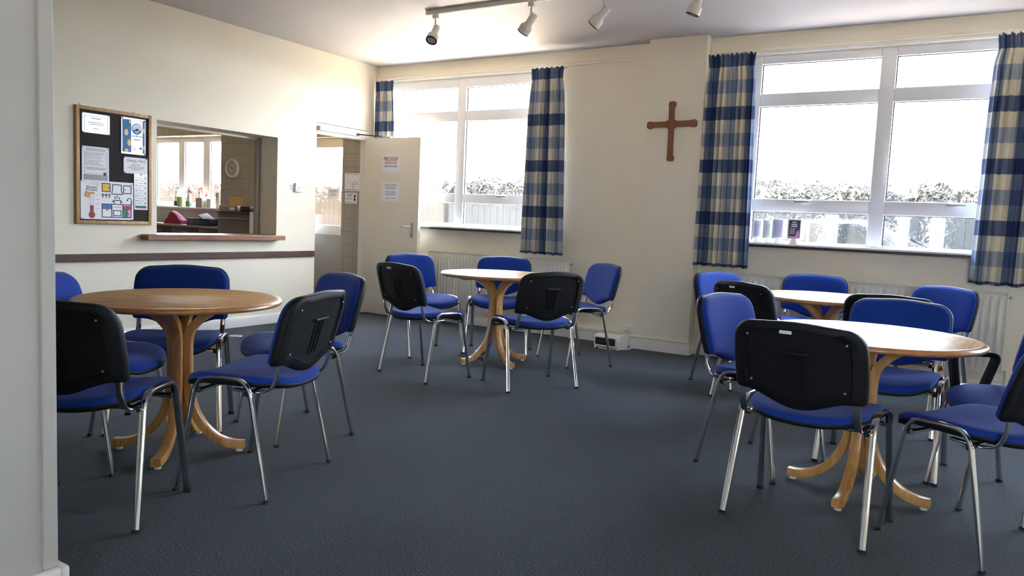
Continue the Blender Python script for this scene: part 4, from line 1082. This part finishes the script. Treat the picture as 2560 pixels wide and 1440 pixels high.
# ================================================================== LEAFLET STANDS
def leaflet_stand(x, y, rz, w, h, label, front):
    root = empty('leaflet_stand', (x, y, 1.020), (0, 0, rz), label, 'leaflet stand', 'leaflet stands on the right window sill')
    bm = bmesh.new(); prism(bm, [(-0.033, -0.028), (0.033, -0.028), (0.033, 0.028), (-0.033, 0.028)], 0.0, 0.006)
    for dx in (-1, 1): pass
    vs = [bm.verts.new(p) for p in ((-0.032, -0.026, 0.006), (0.032, -0.026, 0.006), (0.032, 0.026, 0.006), (-0.032, 0.026, 0.006), (-0.014, -0.008, 0.044), (0.014, -0.008, 0.044), (0.014, 0.008, 0.044), (-0.014, 0.008, 0.044))]
    for f in ((4, 5, 6, 7), (0, 1, 5, 4), (1, 2, 6, 5), (2, 3, 7, 6), (3, 0, 4, 7)): bm.faces.new([vs[i] for i in f])
    finish('base', bm, PLASW, root, smooth=False)
    finish('holder', B(-w / 2, w / 2, -0.010, 0.012, 0.040, 0.040 + h, bev=0.006, seg=3), PLASW, root)
    lf = finish('leaflet', B(-w / 2 + 0.011, w / 2 - 0.011, -0.0115, -0.0095, 0.052, 0.040 + h - 0.012), front, root, smooth=False)
    return root, lf
SY = YW - 0.036
for i, (x, rz, w, h, m_, lab) in enumerate(((-1.640, 0.7, 0.078, 0.155, LILAC, 'white leaflet stand half hidden by the curtain edge on the sill'),
      (-1.548, 0.62, 0.085, 0.155, LILAC, 'white leaflet stand with lilac leaflet, next to the curtain'),
      (-1.463, 0.62, 0.085, 0.155, plain('mint_print', (0.55, 0.72, 0.70), 0.5), 'white leaflet stand with pale green listing, second clear of the curtain'),
      (-1.383, 0.5, 0.092, 0.165, LILAC, 'white leaflet stand with lilac photo leaflet beside the dark one'),
      (-1.252, 0.12, 0.108, 0.168, PURP, 'white leaflet stand holding a dark purple leaflet'))):
    r_, lf = leaflet_stand(x, SY, rz, w, h, lab, m_)
    bm = bmesh.new()
    if i == 4:
        for z, a_ in ((0.175, 0.018), (0.158, 0.024), (0.142, 0.026)): box(bm, -a_, a_ - 0.004, -0.0125, -0.0112, z, z + 0.010)
        for k in range(6): box(bm, -0.034, 0.004 + 0.004 * (k % 3), -0.0123, -0.0112, 0.085 + k * 0.0085, 0.088 + k * 0.0085)
        finish('white_print', bm, PAPER, lf, smooth=False)
        bm = bmesh.new(); box(bm, -0.038, 0.036, -0.0123, -0.0112, 0.055, 0.066); prism(bm, [(0.012, 0.066), (0.038, 0.066), (0.038, 0.105), (0.028, 0.12), (0.018, 0.10)], 0.0112, 0.0126, Matrix.Rotation(PI / 2, 4, 'X')); finish('pink_print', bm, INKPK, lf, smooth=False)
    else:
        for k in range(7): box(bm, -w / 2 + 0.018, w / 2 - 0.02 - 0.006 * (k % 3), -0.0124, -0.0112, 0.066 + k * 0.014, 0.070 + k * 0.014)
        finish('print', bm, INKG, lf, smooth=False)

# ================================================================== KITCHEN THINGS
root = empty('kitchen_counter', (-9.2, 6.37, 0), label='long kitchen counter with pale edge and maroon doors under the kitchen window', cat='kitchen counter')
finish('worktop', B(-1.39, 1.36, -0.22, 0.21, 0.846, 0.876, bev=0.003), COUNT, root)
finish('cabinet_body', B(-1.39, 1.36, -0.19, 0.21, 0.10, 0.846), CABIN, root, smooth=False)
finish('plinth', B(-1.39, 1.36, -0.14, 0.21, 0.0, 0.10), INK, root, smooth=False)
for k in range(5):
    d = finish('cabinet_door', B(-1.38 + k * 0.548, -1.38 + k * 0.548 + 0.54, -0.208, -0.19, 0.12, 0.84, bev=0.003), CABIN, root)
    bm = bmesh.new(); tube(bm, [(-1.14 + k * 0.548, -0.225, 0.78), (-1.02 + k * 0.548, -0.225, 0.78)], 0.006); finish('handle', bm, STEEL, d)
def shrink(): pass
root = empty('dishwasher', (-7.534, 6.27, 0), label='steel fronted appliance under the clock in the kitchen', cat='appliance')
finish('steel_body', B(-0.29, 0.29, -0.25, 0.29, 0.08, 1.055, bev=0.006), plain('dull_steel', (0.20, 0.175, 0.15), 0.5, metal=0.3, noise=0.15, nscale=5), root)
finish('top_lid', B(-0.295, 0.295, -0.272, 0.29, 1.055, 1.078, bev=0.005), plain('dark_lid', (0.07, 0.055, 0.05), 0.4), root)
finish('kick_plate', B(-0.28, 0.28, -0.22, 0.28, 0.0, 0.08), INK, root, smooth=False)
bm = bmesh.new(); tube(bm, [(-0.25, -0.275, 0.99), (0.25, -0.275, 0.99)], 0.008); finish('handle', bm, STEEL, root)
root = empty('fridge', (-7.08, 6.28, 0), label='low white fridge right of the steel appliance', cat='fridge')
finish('fridge_body', B(-0.15, 0.15, -0.24, 0.29, 0.02, 1.085, bev=0.008), PLASW, root); finish('fridge_door', B(-0.15, 0.15, -0.285, -0.245, 0.06, 1.08, bev=0.008), PLASW, root)
tag(finish('storage_box', B(-7.21, -7.02, 6.05, 6.3, 1.085, 1.150, bev=0.004), BEIGE), 'beige box on top of the white fridge', 'box')
root = empty('tray_stack', (-7.64, 6.14, 1.078), label='stack of grey trays on the steel appliance', cat='trays')
for k in range(3): finish('tray', B(-0.17, 0.17, -0.12, 0.12, 0.001 + k * 0.022, 0.021 + k * 0.022, bev=0.005), CARD, root)
finish('tray_label', B(0.03, 0.12, -0.123, -0.12, 0.012, 0.045), PAPER, root, smooth=False)
bm = B(-7.44, -7.27, 6.03, 6.22, 1.078, 1.142, bev=0.01); o = tag(finish('storage_tub', bm, MAROON), 'dark maroon tub beside the trays on the steel appliance', 'tub')
P = paper('notice', 0.27, 0.135, (-8.335, YW - 0.001, 1.125), RB, 'yellow notice on the kitchen tiles below the clock', 'notice', NOTEY)
bm = bmesh.new(); lines(bm, 0.03, 0.24, (0.10,), 0.012, seed=41); lines(bm, 0.02, 0.25, (0.074, 0.054, 0.034, 0.016), 0.007, 0.1, seed=42); finish('print', bm, INKO, P, smooth=False)
# clock
root = empty('wall_clock', (-8.262, YW, 1.628), label='round white wall clock on the kitchen tiles', cat='clock')
MC = Matrix.Rotation(PI / 2, 4, 'X')
bm = bmesh.new(); lathe(bm, [(0, 0), (0.122, 0.0), (0.125, 0.01), (0.122, 0.030), (0.112, 0.040), (0.100, 0.034), (0.098, 0.022), (0, 0.022)], 40, MC); finish('case', bm, PLASW, root)
bm = bmesh.new(); lathe(bm, [(0, 0.0222), (0.098, 0.0222), (0.098, 0.0235), (0, 0.0235)], 36, MC); finish('dial', bm, plain('clock_dial', (0.52, 0.50, 0.47), 0.4), root)
for h in range(1, 13):
    a = math.radians(90 - 30 * h); text('numeral', str(h), 0.034, (0.076 * math.cos(a), -0.0237, 0.076 * math.sin(a)), INK, root, rot=RB, bold=0.0008)
def hand(a_deg, L, w, yy):
    b2 = bmesh.new(); prism(b2, [(-w, -0.015), (w, -0.015), (w * 0.5, L), (-w * 0.5, L)], yy, yy + 0.0012, MC @ Matrix.Rotation(math.radians(-a_deg), 4, 'Z')); return b2
finish('hour_hand', hand(322, 0.050, 0.0045, 0.0250), INK, root, smooth=False); finish('minute_hand', hand(140, 0.035, 0.003, 0.0265), INK, root, smooth=False)
# spray bottles on the kitchen sill
def spray(x, y, lab, labelmat, trig, capm):
    root = empty('spray_bottle', (x, y, 1.103), (0, 0, -0.35), lab, 'spray bottle', 'spray bottles on the kitchen sill')
    bm = bmesh.new(); lathe(bm, [(0, 0), (0.052, 0.0), (0.056, 0.006), (0.056, 0.10), (0.046, 0.135), (0.022, 0.175), (0.016, 0.19), (0.016, 0.20), (0, 0.2)], 20, Matrix.Diagonal((1, 0.62, 1, 1))); finish('bottle', bm, BOTT, root)
    bm = bmesh.new(); lathe(bm, [(0.0568, 0.012), (0.0568, 0.078)], 20, Matrix.Diagonal((1.01, 0.63, 1, 1))); finish('bottle_label', bm, labelmat, root)
    bm = bmesh.new(); lathe(bm, [(0.019, 0.19), (0.019, 0.212), (0.012, 0.22), (0, 0.22)], 14); finish('collar', bm, capm, root)
    bm = bmesh.new(); sweep(bm, fillet([(-0.022, 0, 0.242), (0.0, 0, 0.266), (0.04, 0, 0.272), (0.075, 0, 0.262)], 0.02, 4), oval(0.012, 0.014, 8), (0, 1, 0)); sweep(bm, [(0, 0, 0.215), (-0.004, 0, 0.25)], oval(0.011, 0.013, 8), (0, 1, 0)); finish('spray_head', bm, capm, root)
    bm = bmesh.new(); sweep(bm, fillet([(0.045, 0, 0.258), (0.058, 0, 0.235), (0.085, 0, 0.205)], 0.02, 4), oval(0.007, 0.005, 8), (0, 1, 0)); box(bm, 0.07, 0.098, -0.009, 0.009, 0.252, 0.270); finish('trigger', bm, trig, root)
    return root
spray(-9.597, 6.70, 'spray bottle with dark label and blue trigger at the left on the kitchen sill', DGLAB, BLUEP, BEIGEP)
spray(-9.332, 6.70, 'spray bottle with green label in the middle of the kitchen sill', GREENL, BEIGEP, BEIGEP)
spray(-9.088, 6.70, 'spray bottle with red trigger at the right on the kitchen sill', DGLAB, REDP, BEIGEP)
root = empty('tumbler', (-9.465, 6.66, 1.103), label='yellow green patterned tumbler between the spray bottles', cat='tumbler')
bm = bmesh.new(); lathe(bm, [(0, 0), (0.034, 0.0), (0.045, 0.135), (0.042, 0.135), (0.031, 0.006), (0, 0.006)], 20); finish('tumbler_body', bm, YGREEN, root)
bm = bmesh.new(); tube(bm, [(0.01, 0, 0.01), (0.035, 0.01, 0.19)], 0.008); finish('brush_handle', bm, PLASW, root)
root = empty('dish_brush', (-9.213, 6.62, 1.103), label='upright dish brush with pink bristle head on the kitchen sill', cat='brush')
bm = bmesh.new(); lathe(bm, [(0, 0), (0.016, 0.0), (0.017, 0.06), (0.008, 0.10), (0.006, 0.19), (0, 0.19)], 14); finish('handle', bm, YGREEN, root)
bm = bmesh.new()
rb = random.Random(4)
for k in range(60):
    a, e = rb.uniform(0, 2 * PI), rb.uniform(-0.6, 1.4); d = Vector((math.cos(a) * math.cos(e), math.sin(a) * math.cos(e), math.sin(e)))
    p = Vector((0, 0, 0.205)); tube(bm, [p, p + d * 0.046], 0.0028, 5)
finish('bristles', bm, plain('dusty_pink', (0.45, 0.26, 0.26), 0.7), root)
root = empty('soap_bottle', (-8.945, 6.70, 1.103), label='small clear bottle with red cap behind the grey box on the kitchen sill', cat='bottle')
bm = bmesh.new(); lathe(bm, [(0, 0), (0.036, 0.0), (0.036, 0.13), (0.014, 0.16), (0, 0.16)], 16); finish('bottle', bm, BOTT, root)
bm = bmesh.new(); lathe(bm, [(0.016, 0.155), (0.018, 0.175), (0.007, 0.185), (0.005, 0.21), (0, 0.21)], 14); finish('cap', bm, REDP, root)
tag(finish('storage_box', B(-9.03, -8.90, 6.59, 6.655, 1.103, 1.232, bev=0.003), CARD), 'grey card box standing on the kitchen sill', 'box')
tag(finish('storage_box', B(-8.895, -8.81, 6.66, 6.73, 1.103, 1.225, bev=0.003), BEIGE), 'pale box right of the grey box on the kitchen sill', 'box')
tag(finish('carton', B(-8.705, -8.645, 6.66, 6.73, 1.103, 1.313, bev=0.003), BEIGE), 'tall narrow carton at the right end of the kitchen sill', 'carton')
# magenta bag
root = empty('cloth_bag', (-8.985, 6.27, 0.876), label='magenta cloth bag slumped on the kitchen counter', cat='bag')
bm = bmesh.new(); prof = [(-0.175, 0.0), (-0.15, 0.05), (-0.085, 0.155), (-0.06, 0.17), (-0.02, 0.155), (0.07, 0.115), (0.12, 0.065), (0.175, 0.05), (0.18, 0.0)]
for s, yy in ((0, 0),): pass
rows = []
for yy, sc in ((-0.07, 0.86), (-0.055, 0.96), (0.0, 1.0), (0.055, 0.95), (0.07, 0.85)):
    rows.append([bm.verts.new((x * (0.9 + 0.1 * sc), yy * (1 - 0.35 * z / 0.17), z * sc)) for x, z in prof])
for i in range(len(rows) - 1):
    for j in range(len(prof) - 1): bm.faces.new((rows[i][j], rows[i][j + 1], rows[i + 1][j + 1], rows[i + 1][j]))
bm.faces.new(rows[0][::-1]); bm.faces.new(rows[-1]); bm.faces.new([r_[0] for r_ in rows] + [r_[-1] for r_ in rows[::-1]])
finish('bag_body', bm, MAGEN, root, ang=1.2)
finish('bag_tag', B(-0.112, -0.095, -0.064, -0.058, 0.075, 0.095), PAPER, root, smooth=False)
# basket with pan
root = empty('plastic_basket', (-8.39, 6.27, 0.876), label='navy plastic basket on the kitchen counter', cat='basket')
bm = bmesh.new(); w, d_, h_, t_ = 0.225, 0.11, 0.092, 0.006
box(bm, -w, w, -d_, d_, 0, 0.006)
for q in ((-w, w, -d_, -d_ + t_), (-w, w, d_ - t_, d_), (-w, -w + t_, -d_, d_), (w - t_, w, -d_, d_)): box(bm, q[0], q[1], q[2], q[3], 0.0, h_, bev=0.002)
finish('basket_body', bm, CRATE, root)
finish('rim', B(-w - 0.005, w + 0.005, -d_ - 0.005, -d_ + t_, h_ - 0.01, h_, bev=0.002), CRATE, root)
bm = bmesh.new()
for k in range(9):
    for z in (0.03, 0.052): box(bm, -0.17 + k * 0.040, -0.158 + k * 0.040, -d_ - 0.0012, -d_ + 0.001, z, z + 0.010)
finish('holes', bm, plain('grey_hole', (0.16, 0.17, 0.22), 0.6), root, smooth=False)
root = empty('baking_dish', (-8.375, 6.29, 0.940), (0.25, 0.42, 0), 'pale baking dish tipped into the navy basket', 'dish')
bm = bmesh.new(); box(bm, -0.11, 0.11, -0.06, 0.06, 0.0, 0.04, bev=0.012, seg=3); finish('dish_body', bm, plain('dark_dish', (0.05, 0.055, 0.05), 0.3), root)
finish('dish_rim', B(-0.116, 0.116, -0.066, 0.066, 0.036, 0.042, bev=0.002), CARD, root)
# hatch shutter track
S('trim_13', B(XW - 0.285, XW - 0.235, 5.125, 5.168, HZ0, HZ1, bev=0.004), STEEL, 'grey metal side guide of the hatch shutter', 'shutter guide')
S('trim_14', B(XW - 0.285, XW - 0.235, 3.895, 5.125, HZ1 - 0.022, HZ1, bev=0.004), plain('pale_metal', (0.7, 0.68, 0.62), 0.35, metal=0.3), 'pale metal head guide of the hatch shutter', 'shutter guide')

# ================================================================== OUTSIDE
tag(finish('ground', B(-8.4, -3.0, YW + 0.25, 10.6, -0.3, -0.125), CONC, smooth=False), 'sunlit pale paving outside the left windows', 'paving', kind='structure')
tag(finish('ground', B(-30, 30, -40, -3.45, -0.3, -0.125), CONC, smooth=False), 'paving behind the hall outside the picture', 'paving', kind='structure')
tag(finish('ground', B(-3.0, 40, YW + 0.25, 60, -0.3, -0.125), plain('low_bounce_asphalt', (0.045, 0.045, 0.05), 0.9, noise=0.2, nscale=30), smooth=False), 'unseen dark asphalt added outside the right windows to cut bounce onto the ceiling', 'asphalt', kind='structure')  # dark patch added so little sunlight bounces up to the ceiling here
tag(finish('ground', B(-60, -8.4, YW + 0.25, 60, -0.3, -0.125), plain('low_bounce_ground', (0.05, 0.04, 0.03), 0.9, noise=0.2, nscale=10), smooth=False), 'unseen dark ground added outside the kitchen window to dim the kitchen', 'ground', kind='structure')  # dark ground put in to keep bounced sun out of the kitchen
def fence(x0, x1, y, h, m, label):
    root = empty('garden_fence', ((x0 + x1) / 2, y, 0), label=label, cat='fence'); ox = (x0 + x1) / 2
    bm = bmesh.new(); x = x0
    rf = random.Random(int(abs(x0) * 10))
    while x < x1:
        hh = h + rf.uniform(-0.03, 0.03); box(bm, x - ox, x - ox + 0.135, 0, 0.022, -0.05, hh); x += 0.142
    finish('boards', bm, m, root, smooth=False)
    for z in (0.4, 1.3): finish('rail', B(x0 - ox, x1 - ox, 0.022, 0.07, z, z + 0.08), m, root, smooth=False)
    return root
fence(-30, -9.05, 12.2, 1.70, BRICKS, 'warm sunlit boarded fence outside the kitchen door')
fence(-8.88, 14, 12.2, 1.45, FENCE, 'grey weathered boarded fence outside the windows')
def hedge(x0, x1, y, h, label, seed, n):
    rh = random.Random(seed); bm = bmesh.new()
    for k in range(n):
        x, yy, z = rh.uniform(x0, x1), y + rh.uniform(-0.35, 0.35), rh.uniform(0.1, h) if rh.random() < 0.5 else h + rh.uniform(-0.25, 0.12) + 0.10 * math.sin(x * 1.9)
        s = rh.uniform(0.06, 0.16); v = []
        for q in range(4):
            a = rh.uniform(0, 2 * PI); e = rh.uniform(-1, 1)
            v.append(bm.verts.new((x + s * math.cos(a), yy + s * e * 0.6, z + s * math.sin(a))))
        bm.faces.new(v[:3]); bm.faces.new(v[1:])
    box(bm, x0, x1, y - 0.25, y + 0.25, -0.05, h - 0.22)
    return tag(finish('hedge', bm, HEDGE, smooth=False), label, 'hedge', kind='stuff')
hedge(-9.4, 6, 12.9, 1.72, 'dark hedge above the fence outside the windows', 3, 5000)
for x, y, w_, h_, lab in ((-1.42, 9.6, 0.12, 1.9, 'pale post outside, behind the left lower pane of the right window'), (-0.66, 9.6, 0.10, 1.45, 'pale post outside, just right of the mullion of the right window'), (-0.33, 9.6, 0.14, 1.45, 'pale post outside, behind the right lower pane of the right window')):
    tag(finish('post', B(x - w_ / 2, x + w_ / 2, y, y + w_, -0.05, h_ - 0.55 if h_ > 1.5 else h_ - 0.1, bev=0.01), POSTW), lab, 'post', 'pale posts outside the right window')
root = empty('parked_car', (-1.9, 10.9, -0.05), label='silver car parked outside behind the right window', cat='car')
def carshape():
    side = [(-2.0, 0.28), (-2.02, 0.62), (-1.7, 0.80), (-0.95, 0.90), (-0.45, 1.32), (0.75, 1.38), (1.45, 0.98), (1.95, 0.90), (2.02, 0.55), (1.98, 0.28)]
    bm = bmesh.new(); prism(bm, side, -0.80, 0.80, Matrix.Rotation(PI / 2, 4, 'X')); bmesh.ops.bevel(bm, geom=list(bm.edges), offset=0.07, segments=3, affect='EDGES'); return bm
finish('car_body', carshape(), CARP, root, ang=0.9)
bm = bmesh.new()
for q in ([(-0.75, 0.95), (-0.40, 1.26), (0.10, 1.30), (0.10, 0.95)], [(0.16, 0.95), (0.16, 1.30), (0.72, 1.31), (1.20, 0.98)]): prism(bm, q, 0.795, 0.812, Matrix.Rotation(PI / 2, 4, 'X'))
finish('side_window', bm, CARG, root, smooth=False)
for x in (-1.25, 1.25):
    for y in (-0.78, 0.62):
        bm = bmesh.new(); lathe(bm, [(0, 0), (0.20, 0.0), (0.31, 0.01), (0.32, 0.05), (0.32, 0.13), (0.30, 0.17), (0, 0.17)], 28, Matrix.Translation((x, y + 0.13, 0.32)) @ Matrix.Rotation(PI / 2, 4, 'X')); finish('wheel', bm, [TYRE], root)
